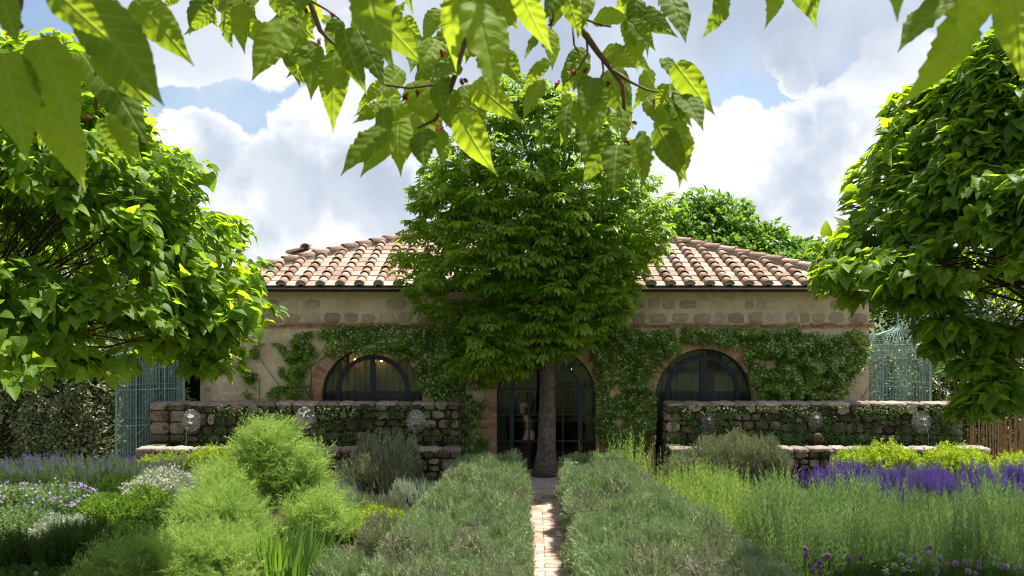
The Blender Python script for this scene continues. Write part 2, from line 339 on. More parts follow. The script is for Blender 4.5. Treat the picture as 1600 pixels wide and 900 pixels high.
M['jasmine'] = leafmat('jasmine_leaf', [(.095, .175, .018), (.17, .28, .03), (.26, .38, .055)], [(.2, .36, .02), (.36, .54, .04)], .35, .35, .5, gscale=1.6)
M['hedge_leaf'] = leafmat('hedge_leaf', [(.09, .13, .03), (.19, .23, .08), (.44, .45, .27)], [(.12, .18, .03), (.25, .3, .1)], .3, .4, .5)
M['fern'] = leafmat('fern_leaf', [(.05, .10, .02), (.08, .15, .03), (.12, .2, .04)], [(.12, .24, .03), (.2, .36, .05)], .38, .5, .3)
def petal(name, a, b, tf=.3): return leafmat(name, [a, b], [a, b], tf, .7, .2)
M['white_petal'] = petal('white_petal', (.60, .60, .44), (.78, .78, .66))
M['cream_petal'] = petal('cream_petal', (.58, .56, .38), (.74, .72, .54))
M['lavender_petal'] = petal('lavender_petal', (.15, .11, .30), (.26, .21, .44))
M['lilac_petal'] = petal('lilac_petal', (.38, .28, .55), (.60, .48, .76))
M['salvia_petal'] = petal('salvia_petal', (.075, .035, .24), (.16, .085, .40))
M['allium_petal'] = petal('allium_petal', (.30, .13, .30), (.50, .32, .50))
M['pale_allium'] = petal('pale_allium_petal', (.42, .34, .42), (.62, .56, .60))
M['red_petal'] = petal('red_petal', (.65, .04, .05), (.75, .08, .08))
M['berry'] = plain('berry', (.38, .03, .02), .35, nscale=60)

# ------------------------------------------------------------------ leaf and sprig templates: local Y = along, Z = face normal
def tm(V, T, UV=None):
    V = np.array(V, float); T = np.array(T, int); return (V, T, np.array(UV, float) if UV is not None else np.zeros((len(V), 2))+.5)
def leaf_grid(width_fn, n=8, fold=.25, droop=.3, curl=0.0, serr=0.0, wav=0.0, seed=0):
    """leaf of length 1 with midrib fold; per row: edge, mid-half, rib, mid-half, edge"""
    rr = np.random.RandomState(seed); V = []; UV = []; T = []
    for i in range(n+1):
        v = i/n; wd = width_fn(v); z0 = -droop*v*v
        ph = rr.uniform(0, 6)
        for k, u in enumerate((-1, -.5, 0, .5, 1)):
            ww = wd*(1+(serr if i % 2 else -serr)*(abs(u) == 1))
            x = u*ww; z = z0+abs(u)*wd*fold*(1-.4*abs(u))+curl*u*u*wd*-1+wav*math.sin(ph+u*2)*abs(u)*wd
            V.append((x, v-(serr*.4*wd if (i % 2 and abs(u) == 1) else 0), z)); UV.append((.5+u*wd, v))
    for i in range(n):
        for k in range(4):
            a = i*5+k; T += [(a, a+1, a+6), (a, a+6, a+5)]
    return tm(V, T, UV)
def w_heart(v): return .40*math.sin(math.pi*min(1, (v+.12)/1.12)**.62)**.8*(1-v)**.12 if v < .999 else .002
def w_mul(v):
    if v < .84: return .225*math.sin(math.pi*min(.999, ((v+.05)/.97))**.72)**.85+.02*(1-v)
    return .052*((1-v)/.16)**1.2+.003
heart = [leaf_grid(w_heart, 5, f, d, .1, 0, .12, s) for s, (f, d) in enumerate([(.25, .25), (.1, .45), (.4, .15), (.3, .6)])]
def lo_heart(fold, droop):
    V = []; UV = []; T = []
    for i, v in enumerate((0, .22, .5, .78, 1.0)):
        wd = w_heart(v) if v < 1 else .003
        for u in (-1, 0, 1): V.append((u*wd, v-(.07 if v == 0 and u else 0), -droop*v*v+abs(u)*wd*fold)); UV.append((.5+u*wd, v))
    for i in range(4):
        for k in range(2): a = i*3+k; T += [(a, a+1, a+4), (a, a+4, a+3)]
    return tm(V, T, UV)
heart_lo = [lo_heart(.25, .25), lo_heart(.1, .45), lo_heart(.45, .15), lo_heart(.3, .6)]
mulb = [leaf_grid(w_mul, 24, f, d, .22, .022, .16, s) for s, (f, d) in enumerate([(.18, .22), (.42, .38), (.08, .5), (.30, .10), (.55, .3), (.15, .42), (.65, .2), (.25, .6)])]
def small_leaf(wd=.28, fold=.3): return tm([(0,0,0), (-wd,.5,fold*wd), (0,.5,0), (wd,.5,fold*wd), (0,1,-.12)], [(0,2,1), (0,3,2), (1,2,4), (2,3,4)], [(.5,0),(.2,.5),(.5,.5),(.8,.5),(.5,1)])
small = [small_leaf(.28), small_leaf(.22, .6), small_leaf(.33, .1)]
def compose(parts):
    V, T, U = [], [], []; b = 0
    for (v, t, u), mat4 in parts:
        vv = np.c_[v, np.ones(len(v))] @ np.array(mat4).T[:, :3]; V.append(vv); T.append(t+b); U.append(u); b += len(v)
    return (np.concatenate(V), np.concatenate(T), np.concatenate(U))
def place(loc, d, up, s):
    m = Matrix(frames(np.array([d], float), np.array([up], float))[0].tolist()).to_4x4() @ Matrix.Scale(s, 4); m.translation = Vector(loc); return m
def palmate(n, seed):
    rr = np.random.RandomState(seed); ps = []
    lf = leaf_grid(lambda v: .03+.17*math.sin(math.pi*v**1.5)**1.0 if v < .98 else .01, 3, .35, .35)
    lf = (lf[0], lf[1], lf[2])
    for k in range(n):
        a = R(-115+230*k/(n-1))*.85+rr.uniform(-.08, .08); L = (.95-.28*abs(math.sin(a)))*rr.uniform(.85, 1.05)
        ps.append((lf, place((0, .12, 0), (math.sin(a), math.cos(a), -.25+rr.uniform(-.1, .1)), (0, 0, 1), L*.8)))
    v, t, u = compose(ps); return (v, t, u)
palm = [palmate(5, 1), palmate(6, 2), palmate(7, 3)]
def sprig(n, nl, wdt, ang=45, stem=.02, seed=0, taper=.5, quad=False, start=.1):
    """stem along Y of length 1 with n narrow leaves"""
    rr = np.random.RandomState(seed); V = [(-stem,0,0), (stem,0,0), (0,1,0)]; T = [(0,1,2)]; U = [(.5,0),(.5,0),(.5,1)]
    for k in range(n):
        y = start+(1-start)*k/n; a = k*2.4+rr.uniform(-.4, .4); an = R(ang+rr.uniform(-14, 14))*(1-.45*k/n); L = nl*(1-taper*(k/n))*rr.uniform(.8, 1.15)
        d = np.array([math.cos(a)*math.sin(an), math.cos(an), math.sin(a)*math.sin(an)]); s_ = norm(np.cross(d, [math.sin(a), .3, -math.cos(a)])[None])[0]*wdt*L
        p0 = np.array([0, y, 0]); b = len(V)
        if quad: V += [tuple(p0), tuple(p0+d*L*.5-s_), tuple(p0+d*L*.5+s_), tuple(p0+d*L)]; T += [(b, b+2, b+1), (b+1, b+2, b+3)]; U += [(.5, y)]*4
        else: V += [tuple(p0-s_), tuple(p0+s_), tuple(p0+d*L)]; T += [(b, b+1, b+2)]; U += [(.5, y)]*3
    return tm(V, T, U)
needle = [sprig(16, .27, .125, 42, .015, s) for s in range(3)]
leafy = [sprig(10, .30, .30, 55, .012, s, quad=True) for s in range(3)]
tall = [sprig(34, .095, .12, 38, .005, s, taper=.5, quad=True) for s in range(3)]
oval = [sprig(9, .34, .36, 62, .012, s, taper=.45, quad=True) for s in range(3)]
def frond(seed, n=13, m=5):
    rr = np.random.RandomState(seed); V = [(-.008,0,0), (.008,0,0), (0,1,-.15)]; T = [(0,1,2)]
    def thread(p, d, L, wd):
        s_ = norm(np.cross(d, rr.normal(size=3))[None])[0]*wd; b = len(V); V.extend([tuple(p-s_), tuple(p+s_), tuple(p+d*L)]); T.append((b, b+1, b+2))
    for k in range(n):
        y = .12+.85*k/n; p = np.array([0, y, -.15*y*y]); a = rr.uniform(0, 6.28) if rr.rand() < .4 else (0 if k % 2 else math.pi)
        d = norm(np.array([[math.cos(a), .9, math.sin(a)*.6]]))[0]; L = .42*(1.1-y*.7); thread(p, d, L, .009)
        for j in range(m):
            q = p+d*L*(.25+.7*j/m); d2 = norm((d+rr.normal(size=3)*.55)[None])[0]; thread(q, d2, L*.42, .008)
    return tm(V, T)
feather = [frond(s) for s in range(4)]
def bloblet(n=5, el=1.0):
    V = [(0,0,0)]; T = []
    for k in range(n): a = 2*math.pi*k/n; V += [(.5*math.cos(a-.4), .35*el, .5*math.sin(a-.4)), (.5*math.cos(a+.4), .35*el, .5*math.sin(a+.4)), (.65*math.cos(a), .8*el, .65*math.sin(a))]; b = 1+3*k; T += [(0, b, b+1), (b, b+1, b+2)]
    return tm(V, T)
floret = [bloblet(5)]
star = [tm([(0,0,0)]+[c for k in range(5) for c in ((math.cos(k*1.2566-.35)*.7, .12, math.sin(k*1.2566-.35)*.7), (math.cos(k*1.2566+.35)*.7, .12, math.sin(k*1.2566+.35)*.7))], [(0, 1+2*k, 2+2*k) for k in range(5)])]
def spike(n=26, seed=0):
    rr = np.random.RandomState(seed); ps = []
    for k in range(n):
        y = k/n; a = k*2.4; s_ = .16*(1-.6*y); ps.append((bloblet(3), place((.03*math.cos(a), y, .03*math.sin(a)), (math.cos(a), .7, math.sin(a)), (0, 1, .1), s_)))
    return compose(ps)
spikes = [spike(22, s) for s in range(2)]
blade = [leaf_grid(lambda v: .045*(1-v)**.6+.001, 5, .5, d, 0) for d in (.05, .35, .15)]

def to_local(arr): return arr
def leafmesh(name, tmpl, mat):
    ms = []
    for k, (v, t_, u) in enumerate(tmpl):
        me = npmesh(name, v, t_, u, True); me.materials.append(mat); ms.append(me)
    return ms

# ------------------------------------------------------------------ ground
def sheet(name, x0, x1, y0, y1, z, mat):
    b = MB(); b.add([(x0,y0,z),(x1,y0,z),(x1,y1,z),(x0,y1,z)], [(0,1,2,3)]); o = b.build(name, mat); o['kind'] = 'structure'; return o
sheet('ground', -500, 500, -500, 600, 0, M['grass_ground'])
# bed soil as a gently uneven sheet
gx, gy = np.meshgrid(np.linspace(-14, 14, 113), np.linspace(5, 19.2, 60)); gz = .012+.05*vnoise(np.c_[gx.ravel(), gy.ravel(), 0*gx.ravel()], 2.2, 3)
gz = np.where((gx.ravel() > -.35) & (gx.ravel() < 1.2), .006, gz)
idx = np.arange(113*60).reshape(60, 113); q = np.c_[idx[:-1, :-1].ravel(), idx[:-1, 1:].ravel(), idx[1:, 1:].ravel(), idx[1:, :-1].ravel()]
o = link('garden_bed', npmesh('garden_bed', np.c_[gx.ravel(), gy.ravel(), gz], np.concatenate([q[:, :3], q[:, [0, 2, 3]]]), smooth=True), M['soil']); o['kind'] = 'structure'
sheet('gravel_court', -12, 13, 19.15, 21.45, .016, M['gravel'])
sheet('lawn_edge', -60, -12, 5, 40, .006, M['grass_ground'])

# brick path: slightly skewed pavers between the rosemary hedges
def pathx(D): return .395+.022*(D-10.4)
pr = tag(MB().add([(pathx(8)-.37, 8, .02), (pathx(8)+.37, 8, .02), (pathx(19.3)+.37, 19.3, .02), (pathx(19.3)-.37, 19.3, .02)], [(0,1,2,3)]).build('garden_path', M['sand_joint']), kind='structure')
def brick_mesh(name, lx, ly, lz, bev=.006, mat=None, jit=.004, seed=0):
    rr = np.random.RandomState(seed); b = MB(); hx, hy = lx/2, ly/2
    j = lambda: rr.uniform(-jit, jit)
    c = [(-hx+j(), -hy+j()), (hx+j(), -hy+j()), (hx+j(), hy+j()), (-hx+j(), hy+j())]
    vs = [(x, y, 0) for x, y in c]+[(x, y, lz-bev) for x, y in c]+[(x*(1-bev*2/lx), y*(1-bev*2/ly), lz) for x, y in c]
    fs = [(8,9,10,11)]+[(k, (k+1) % 4, 4+(k+1) % 4, 4+k) for k in range(4)]+[(4+k, 4+(k+1) % 4, 8+(k+1) % 4, 8+k) for k in range(4)]
    b.add(vs, fs); me = b.mesh(name); me.materials.append(mat); return me
pm = [brick_mesh('paver', .30, .185, .03, .006, M['paver'], .006, s) for s in range(5)]; pe = [brick_mesh('paver', .105, .285, .032, .006, M['paver'], .005, s+9) for s in range(4)]
y = 9.6; r_ = 0
while y < 19.15:
    off = .0
    for c in (-1, 1):
        o = link('paver', random.choice(pm), None, pr, (pathx(y)+c*.152, y+random.uniform(-.004, .004)+(0.02 if c > 0 else 0), .018+random.uniform(0, .006))); o.rotation_euler = (random.uniform(-.01, .01), random.uniform(-.01, .01), -.024+random.uniform(-.02, .02)+(math.pi if random.random() < .5 else 0))
    y += .195
y = 9.6
while y < 19.1:
    for c in (-1, 1):
        o = link('paver', random.choice(pe), None, pr, (pathx(y)+c*.362, y, .019+random.uniform(0, .006))); o.rotation_euler = (0, 0, -.024+random.uniform(-.02, .02))
    y += .30
# side brick path at the far left
sp_ = tag(MB().add([(-12, 13.9, .07), (-6.3, 13.9, .07), (-6.3, 15.1, .07), (-12, 15.1, .07)], [(0,1,2,3)]).build('side_path', M['sand_joint']), kind='structure')
for i in range(20):
    for j in range(5):
        x = -10.6+i*.235+(.1 if j % 2 else 0)
        o = link('paver', random.choice(pm), None, sp_, (x+.0, 14.02+j*.235, .066+random.uniform(0, .008))); o.rotation_euler = (0, 0, math.pi/2+random.uniform(-.03, .03))

# ------------------------------------------------------------------ villa
WX0, WX1, WY, WT = -6.95, 7.96, 21.4, 3.969    # wall ends, front face, top
EY, EZ, SL = 21.08, 4.12, .30
DEP = 10.0
villa = root('villa', (.5, 26.5, 0), 'single storey stone and brick garden villa with tiled hip roof behind the fountain walls', 'building')
VL = villa.location
ARCH = [(-3.125, 1.14, 1.62), (.765, 1.12, 1.64), (4.285, 1.10, 1.62)]
CORN = 3.24
wb = MB()
def arch_pts(cx, r, zs, n=20): return [(cx-r*math.cos(math.pi*k/n), zs+r*math.sin(math.pi*k/n)) for k in range(n+1)]
xs = WX0
TOPZ = 3.1
for (cx, r, zs) in ARCH:
    wb.add([(xs, WY, 0), (cx-r, WY, 0), (cx-r, WY, TOPZ), (xs, WY, TOPZ)], [(0,1,2,3)])
    ap = arch_pts(cx, r, zs)
    for a, b2 in zip(ap[:-1], ap[1:]): wb.add([(a[0], WY, a[1]), (b2[0], WY, b2[1]), (b2[0], WY, TOPZ), (a[0], WY, TOPZ)], [(0,1,2,3)])
    full = [(cx-r, 0)]+ap+[(cx+r, 0)]
    for a, b2 in zip(full[:-1], full[1:]): wb.add([(a[0], WY, a[1]), (a[0], WY+.42, a[1]), (b2[0], WY+.42, b2[1]), (b2[0], WY, b2[1])], [(0,1,2,3)])
    xs = cx+r
wb.add([(xs, WY, 0), (WX1, WY, 0), (WX1, WY, TOPZ), (xs, WY, TOPZ)], [(0,1,2,3)])
wb.add([(WX0, WY, TOPZ), (WX1, WY, TOPZ), (WX1, WY, WT), (WX0, WY, WT)], [(0,1,2,3)])
YB = WY+DEP-.6
wb.add([(WX0, WY, 0), (WX0, YB, 0), (WX0, YB, WT), (WX0, WY, WT)], [(0,1,2,3)]); wb.add([(WX1, WY, 0), (WX1, YB, 0), (WX1, YB, WT), (WX1, WY, WT)], [(3,2,1,0)]); wb.add([(WX0, YB, 0), (WX1, YB, 0), (WX1, YB, WT), (WX0, YB, WT)], [(3,2,1,0)])
wall = wb.build('wall', M['plaster'], villa)
ib = MB()   # the room behind the glass
ib.add([(WX0+.3, WY+.6, .03), (WX1-.3, WY+.6, .03), (WX1-.3, YB-3, .03), (WX0+.3, YB-3, .03)], [(0,1,2,3)]).build('room_floor', M['floor'], villa)
rb = MB(); rb.add([(WX0+.3, WY+.3, 3.2), (WX1-.3, WY+.3, 3.2), (WX1-.3, YB-3, 3.2), (WX0+.3, YB-3, 3.2)], [(3,2,1,0)]).add([(WX0+.3, YB-3, 0), (WX1-.3, YB-3, 0), (WX1-.3, YB-3, 3.2), (WX0+.3, YB-3, 3.2)], [(0,1,2,3)])
rb.build('room_lining', M['room'], villa)
# stones showing in the upper band of the wall
def stone_mesh(name, wx, wz, dp, mat, seed, n=9, jag=.12, power=3.0):
    """rounded irregular block lying in the XZ plane, front towards -Y"""
    rr = np.random.RandomState(seed); ring = []
    for k in range(n*2):
        a = 2*math.pi*k/(n*2); c, s_ = math.cos(a), math.sin(a); q_ = (abs(c)**power+abs(s_)**power)**(-1/power)*rr.uniform(1-jag, 1)
        ring.append((c*q_*wx/2, s_*q_*wz/2))
    m_ = len(ring); V = []; F = []
    for (sc_, yy) in ((1, .02), (1, -dp*.55), (.95, -dp*.85), (.80, -dp)):
        for (x, z) in ring: V.append((x*sc_, yy*rr.uniform(.75, 1.2), z*sc_))
    V.append((rr.uniform(-.1, .1)*wx, -dp*rr.uniform(.92, 1.12), rr.uniform(-.1, .1)*wz))
    for l in range(3):
        for k in range(m_): F.append((l*m_+k, (l+1)*m_+k, (l+1)*m_+(k+1) % m_, l*m_+(k+1) % m_))
    for k in range(m_): F.append((3*m_+k, len(V)-1, 3*m_+(k+1) % m_))
    F = [f[::-1] for f in F]
    b = MB().add(V, F); me = b.mesh(name, power > 3.7 or power < 3.3); me.materials.append(mat); return me
for row, (z, hgt, pr_) in enumerate(((3.40, .26, 1.0), (3.71, .25, .62))):
    x = WX0+.25
    while x < WX1-.3:
        wd = random.uniform(.24, .52)
        if random.random() < pr_:
            me = stone_mesh('stone', wd*.9, hgt*random.uniform(.8, 1.05), random.uniform(.008, .022), M['wall_stone'], random.randint(0, 9999), 7, .16, 3.9)
            o = link('stone', me, None, wall, Vector((x+wd/2, WY+.004, z+random.uniform(-.02, .02)))-VL)
        x += wd+random.uniform(.0, .04)
# brick string course under the stone band
cb = MB(); x = WX0-.05
while x < WX1+.05:
    L = random.uniform(.26, .30); d = random.uniform(-.004, .004); cb.box(x, min(x+L, WX1+.08), WY-.075+d, WY+.01, CORN+.0, CORN+.052); x += L+.008
x = WX0-.02
while x < WX1:
    cb.box(x, x+.13, WY-.04, WY+.01, CORN-.055, CORN-.004); x += .142
cb.build('string_course', M['brick'], villa, kind='stuff')
MB().box(WX0-.03, WX1+.03, WY-.035, WY+.008, CORN-.05, CORN+.045).build('string_course_bed', M['mortar'], villa)

# brick surrounds of the three arched openings (joined: about 5 px a brick) and the glazed doors
def bar(b, x0, x1, z0, z1, y0, y1): b.box(min(x0, x1), max(x0, x1), y0, y1, min(z0, z1), max(z0, z1))
def arc_strip(b, cx, zs, r0, r1, y0, y1, a0=0, a1=math.pi, n=22):
    for k in range(n):
        t0, t1 = a0+(a1-a0)*k/n, a0+(a1-a0)*(k+1)/n
        c = [(cx-r*math.cos(t), zs+r*math.sin(t)) for t in (t0, t1) for r in (r0, r1)]
        vs = [(x, yy, z) for yy in (y0, y1) for (x, z) in c]; fs = [(0,1,3,2), (4,6,7,5), (1,5,7,3), (0,2,6,4)]
        if k == 0: fs.append((0,4,5,1))
        if k == n-1: fs.append((2,3,7,6))
        b.add(vs, fs)
for ai, (cx, r, zs) in enumerate(ARCH):
    sb = MB(); n = 46
    for k in range(n):
        t = math.pi*(k+.5)/n; hw = math.pi/n*.42; L = .29*random.uniform(.94, 1.0)
        c = [(cx-rr_*math.cos(tt), zs+rr_*math.sin(tt)) for tt in (t-hw, t+hw) for rr_ in (r-.012, r+L)]
        y0 = WY-random.uniform(.014, .024); vs = [(x, yy, z) for yy in (y0, WY+.2) for (x, z) in c]; sb.add(vs, [(0,1,3,2), (4,6,7,5), (1,5,7,3), (0,2,6,4), (0,4,5,1), (2,3,7,6)])
    z = .02; k = 0
    while z < zs-.05:
        for sgn in (-1, 1):
            L = (.29, .42, .36)[k % 3]*random.uniform(.95, 1.02); y0 = WY-random.uniform(.014, .024)
            x0 = cx+sgn*(r-.012); x1 = cx+sgn*(r+L); L2 = L*.5
            bar(sb, x0, x0+sgn*(L2-.008), z, z+.058, y0, WY+.2); bar(sb, x0+sgn*(L2+.004), x1, z, z+.058, y0-.002, WY+.05)
        z += .070; k += 1
    s1 = sb.build('brick_surround', M['brick'], villa, kind='stuff')
    mb_ = MB(); arc_strip(mb_, cx, zs, r+.001, r+.27, WY-.008, WY+.02)
    for sgn in (-1, 1): bar(mb_, cx+sgn*(r+.001), cx+sgn*(r+.34), .0, zs, WY-.008, WY+.02)
    mb_.build('surround_mortar', M['mortar'], villa)
    # steel frame
    Y0, Y1 = WY+.20, WY+.26; fr_ = MB()
    arc_strip(fr_, cx, zs, r-.055, r-.005, Y0, Y1)
    for sgn in (-1, 1): bar(fr_, cx+sgn*(r-.055), cx+sgn*(r-.005), 0.02, zs, Y0, Y1)
    bar(fr_, cx-r+.06, cx+r-.06, .02, .09, Y0+.004, Y1-.004)
    gd = villa
    fo = fr_.build('door_frame', M['steel'], gd)
    ri = .735 if ai != 1 else .72; ib_ = MB()
    arc_strip(ib_, cx, zs+(.11 if ai != 1 else .02), ri, ri+.10, Y0-.03, Y1)
    zt = zs+.11 if ai != 1 else zs+.02
    for sgn in (-1, 1): bar(ib_, cx+sgn*ri, cx+sgn*(ri+.10), .09, zt, Y0-.03, Y1)
    bar(ib_, cx-.06, cx+.06, .09, zt+ri+.002, Y0-.032, Y1)
    ib_.build('door_leaf_frame', M['steel'], gd)
    # glazing bars
    gb = MB()
    zr = [zs+.10 if ai != 1 else 1.79, 1.22, .62]
    for z in zr:
        wdt = r-.06 if z <= zs else math.sqrt(max(0, r*r-(z-zs)**2))-.06
        bar(gb, cx-wdt, cx+wdt, z-.02, z+.02, Y0+.012, Y1-.012)
    for sgn in (-1, 1):
        bar(gb, cx+sgn*.38-.018, cx+sgn*.38+.018, .09, zr[0], Y0+.014, Y1-.014)
    for ang in (50, 130):
        a = R(ang); p0 = Vector((cx+math.cos(a)*(ri+.05), (Y0+Y1)/2, zt+math.sin(a)*(ri+.05))); p1 = Vector((cx+math.cos(a)*(r-.03), (Y0+Y1)/2, zs+math.sin(a)*(r-.03))); gb.tube([p0, p1], .02, 4)
    bar(gb, cx-.02, cx+.02, zt+ri+.05, zs+r-.03, Y0+.01, Y1-.01)
    gb.build('glazing_bar', M['steel'], fo)
    # panes: one sheet per cell between rails
    zl = [.09]+sorted(zr)
    for za, zb in zip(zl[:-1], zl[1:]):
        for xa, xb in ((cx-r+.055, cx-ri-.1), (cx-ri, cx-.38), (cx-.38, cx-.06), (cx+.06, cx+.38), (cx+.38, cx+ri), (cx+ri+.1, cx+r-.055)):
            if xb > xa:
                dy = random.uniform(-.0015, .0015)
                MB().add([(xa, WY+.232+dy, za), (xb, WY+.232-dy, za), (xb, WY+.232-dy, zb), (xa, WY+.232+dy, zb)], [(0,1,2,3)]).build('pane', M['glass'], fo)
    zc = sorted(zr)[-1]; ap = [(cx-(r-.05)*math.cos(t_), zs+(r-.05)*math.sin(t_)) for t_ in np.linspace(0, math.pi, 25)]; ap = [p for p in ap if p[1] > zc]
    MB().add([(ap[0][0], WY+.233, zc)]+[(x, WY+.233, z) for x, z in ap]+[(ap[-1][0], WY+.233, zc)], [tuple(range(len(ap)+2))]).build('pane', M['glass'], fo)
# curtains
def curtain(x0, x1, z0, z1, y, mat, tie=None, amp=.035, wl=.16):
    n = int((x1-x0)/.02); b = MB(); rows = 12; vs = []
    for j in range(rows+1):
        v = j/rows; z = z0+(z1-z0)*v
        for i in range(n+1):
            u = i/n; x = x0+(x1-x0)*u
            if tie: k = 1-.62*math.exp(-((z-tie[0])/.55)**2); x = tie[1]+(x-tie[1])*k
            vs.append((x, y+amp*math.sin(2*math.pi*(x0+(x1-x0)*u)/wl+.6*math.sin(u*17))*(.6+.4*math.sin(u*7)), z))
    fs = [(j*(n+1)+i, j*(n+1)+i+1, (j+1)*(n+1)+i+1, (j+1)*(n+1)+i) for j in range(rows) for i in range(n)]
    return b.add(vs, fs)
for ai, (cx, r, zs) in enumerate(ARCH):
    if ai != 1:
        o = curtain(cx-r-.1, cx+r+.1, .05, 2.85, WY+.55, M['curtain_grey']).build('curtain', M['curtain_grey'], None, True); tag(o, ('drawn grey curtain behind the left arched window' if ai == 0 else 'drawn grey curtain behind the right arched window'), 'curtain')
    else:
        for sgn in (-1, 1):
            xa, xb = (cx-r-.02, cx-r+.52) if sgn < 0 else (cx+r-.52, cx+r+.02)
            o = curtain(xa, xb, .05, 2.5, WY+.45, M['curtain_green'], (.9, cx+sgn*(r-.02)), .03, .11).build('curtain', M['curtain_green'], None, True); tag(o, ('green curtain tied back at the left side of the central arched door' if sgn < 0 else 'green curtain tied back at the right side of the central arched door'), 'curtain')
# furniture glimpsed through the glass: a long pale table and pendant lamps
tb = root('table', (.8, 24.6, .03), 'long wooden dining table inside behind the central glass door', 'table')
MB().box(-.5, 2.3, 24.2, 25.0, .74, .79).build('table_top', plain('table_wood', (.34, .24, .17), .5), tb)
for x in (-.4, 2.2):
    for yy in (24.28, 24.92): MB().box(x-.035, x+.035, yy-.035, yy+.035, .03, .739).build('leg', plain('leg_wood', (.24, .17, .12), .5), tb)
for k, (px_, py_, D, lab) in enumerate([(555, 563, 22.6, 'warm lit pendant bulb behind the left arched window, left of two'), (596, 563, 22.9, 'warm lit pendant bulb behind the left arched window, right of two'), (892, 578, 23.2, 'small lit pendant bulb seen through the top of the central arched door')]):
    p = P(px_, py_, D)
    if k < 2: p.y = 21.8; p = P(px_, py_, 21.8)
    lt = root('pendant_lamp', p, lab, 'lamp')
    ns = MB(); rr_ = .035 if k < 2 else .03
    ns.tube([p+Vector((0,0,-rr_)), p+Vector((0,0,-rr_*.5)), p+Vector((0,0,rr_*.5)), p+Vector((0,0,rr_))], [.004, rr_*.9, rr_*.8, .008], 8).build('bulb', M['glow'], lt, True)
    MB().tube([p+Vector((0,0,rr_)), Vector((p.x, p.y, 3.19))], .006, 4).build('cord', M['gutter'], lt)

# ---- roof
roof = root('roof_holder', (0,0,0), None, None) if False else None
CXR = (WX0+WX1)/2; RX0, RX1 = WX0-.3, WX1+.28; RY0, RY1 = EY, WY+DEP; HD = (RY1-RY0)/2; RZ = EZ+SL*HD
rfb = MB()
rfb.add([(RX0, RY0, EZ-.05), (RX1, RY0, EZ-.05), (RX1, RY1, EZ-.05), (RX0, RY1, EZ-.05), (RX0+HD, RY0+HD, RZ-.05), (RX1-HD, RY0+HD, RZ-.05)],
        [(0,1,5,4), (1,2,5), (2,3,4,5), (3,0,4), (0,3,2,1)])
rf = rfb.build('roof', M['roof_mortar'], villa)
def tile_cover(name, L, r0, r1, th, mat, seed, seg=6):
    rr = np.random.RandomState(seed); V = []; F = []
    for (yy, r, z0) in ((0, r0, .0), (L, r1, -.012)):
        for rad in (r, r-th):
            for k in range(seg+1):
                a = math.pi*k/seg; V.append((-rad*math.cos(a)*1.0, yy, z0+rad*math.sin(a)*.86))
    n = seg+1
    for k in range(seg):
        F += [(k, k+1, 2*n+k+1, 2*n+k), (n+k, 3*n+k, 3*n+k+1, n+k+1), (k, n+k, n+k+1, k+1)]
    me = MB().add(V, F).mesh(name, False); me.materials.append(mat)
    me.polygons.foreach_set('use_smooth', np.array([i % 3 < 2 for i in range(len(F))], dtype=bool)); return me
cov = [tile_cover('cover_tile', .46, .115*s, .088*s, .016, M['tile'], k) for k, s in enumerate((1, 1.03, .97))]
def pan_mesh(name, seed):
    rr = np.random.RandomState(seed); w0, w1, L, th = .165, .15, .46, .02
    V = []
    for (yy, wd) in ((0, w0), (L, w1)):
        for (x, z) in ((-wd, .035), (-wd+.02, .03), (-wd+.03, .0), (wd-.03, .0), (wd-.02, .03), (wd, .035), (wd, -th), (-wd, -th)): V.append((x, yy, z+(0 if yy else .004)))
    F = [(k, (k+1) % 8, 8+(k+1) % 8, 8+k) for k in range(8)]+[tuple(range(8))[::-1], tuple(range(8, 16))]
    me = MB().add(V, F).mesh(name); me.materials.append(M['pan_tile']); return me
pan = [pan_mesh('pan_tile', s) for s in range(2)]
sa = math.atan(SL); EXP = .40; NR = int(HD/EXP); PX = .428
ncol = int((RX1-RX0)/PX)
x0r = RX0+((RX1-RX0)-ncol*PX)/2
tiles_c, tiles_p = [], []
for c in range(ncol+1):
    xc = x0r+c*PX
    for r_ in range(NR+1):
        yy = RY0+r_*EXP; s_ = yy-RY0
        lim0, lim1 = RX0+s_+.10, RX1-s_-.10
        if lim0 < xc < lim1 and s_ < HD-.2: tiles_c.append((xc, yy-.03, EZ+SL*(s_-.03)+.026))
        xp = xc+PX/2
        if lim0 < xp < lim1 and s_ < HD-.2: tiles_p.append((xp, yy, EZ+SL*s_-.005))
def lay(kind, lst, meshes, cap=298):
    lst = sorted(lst, key=lambda p: (p[1], abs(p[0])))
    # the part of the slope behind the chestnut crown shows least
    vis = [p for p in lst if not (-1.7 < p[0] < 2.9 and p[1] > RY0+1.2)]; hid = [p for p in lst if (-1.7 < p[0] < 2.9 and p[1] > RY0+1.2)]
    lst = vis+hid; extra = MB()
    for i, p in enumerate(lst):
        rot = (sa-.02+random.uniform(-.012, .012), random.uniform(-.03, .03), random.uniform(-.025, .025)); me = random.choice(meshes); jl = Vector((random.uniform(-.006, .006), random.uniform(-.012, .012), random.uniform(0, .006)))
        if i < cap:
            o = link(kind, me, None, rf, Vector(p)+jl-VL); o.rotation_euler = rot
        else:
            mt = Matrix.Translation(Vector(p)+jl) @ Matrix.Rotation(rot[0], 4, 'X') @ Matrix.Rotation(rot[2], 4, 'Z')
            extra.add([mt @ v.co for v in me.vertices], [tuple(f.vertices) for f in me.polygons])
    if extra.v:
        extra.v = [(a-VL.x, b-VL.y, c-VL.z) for a, b, c in extra.v]; o = link(kind, extra.mesh(kind), meshes[0].materials[0], rf); o['kind'] = 'stuff'
lay('cover_tile', tiles_c, cov); lay('pan_tile', tiles_p, pan)
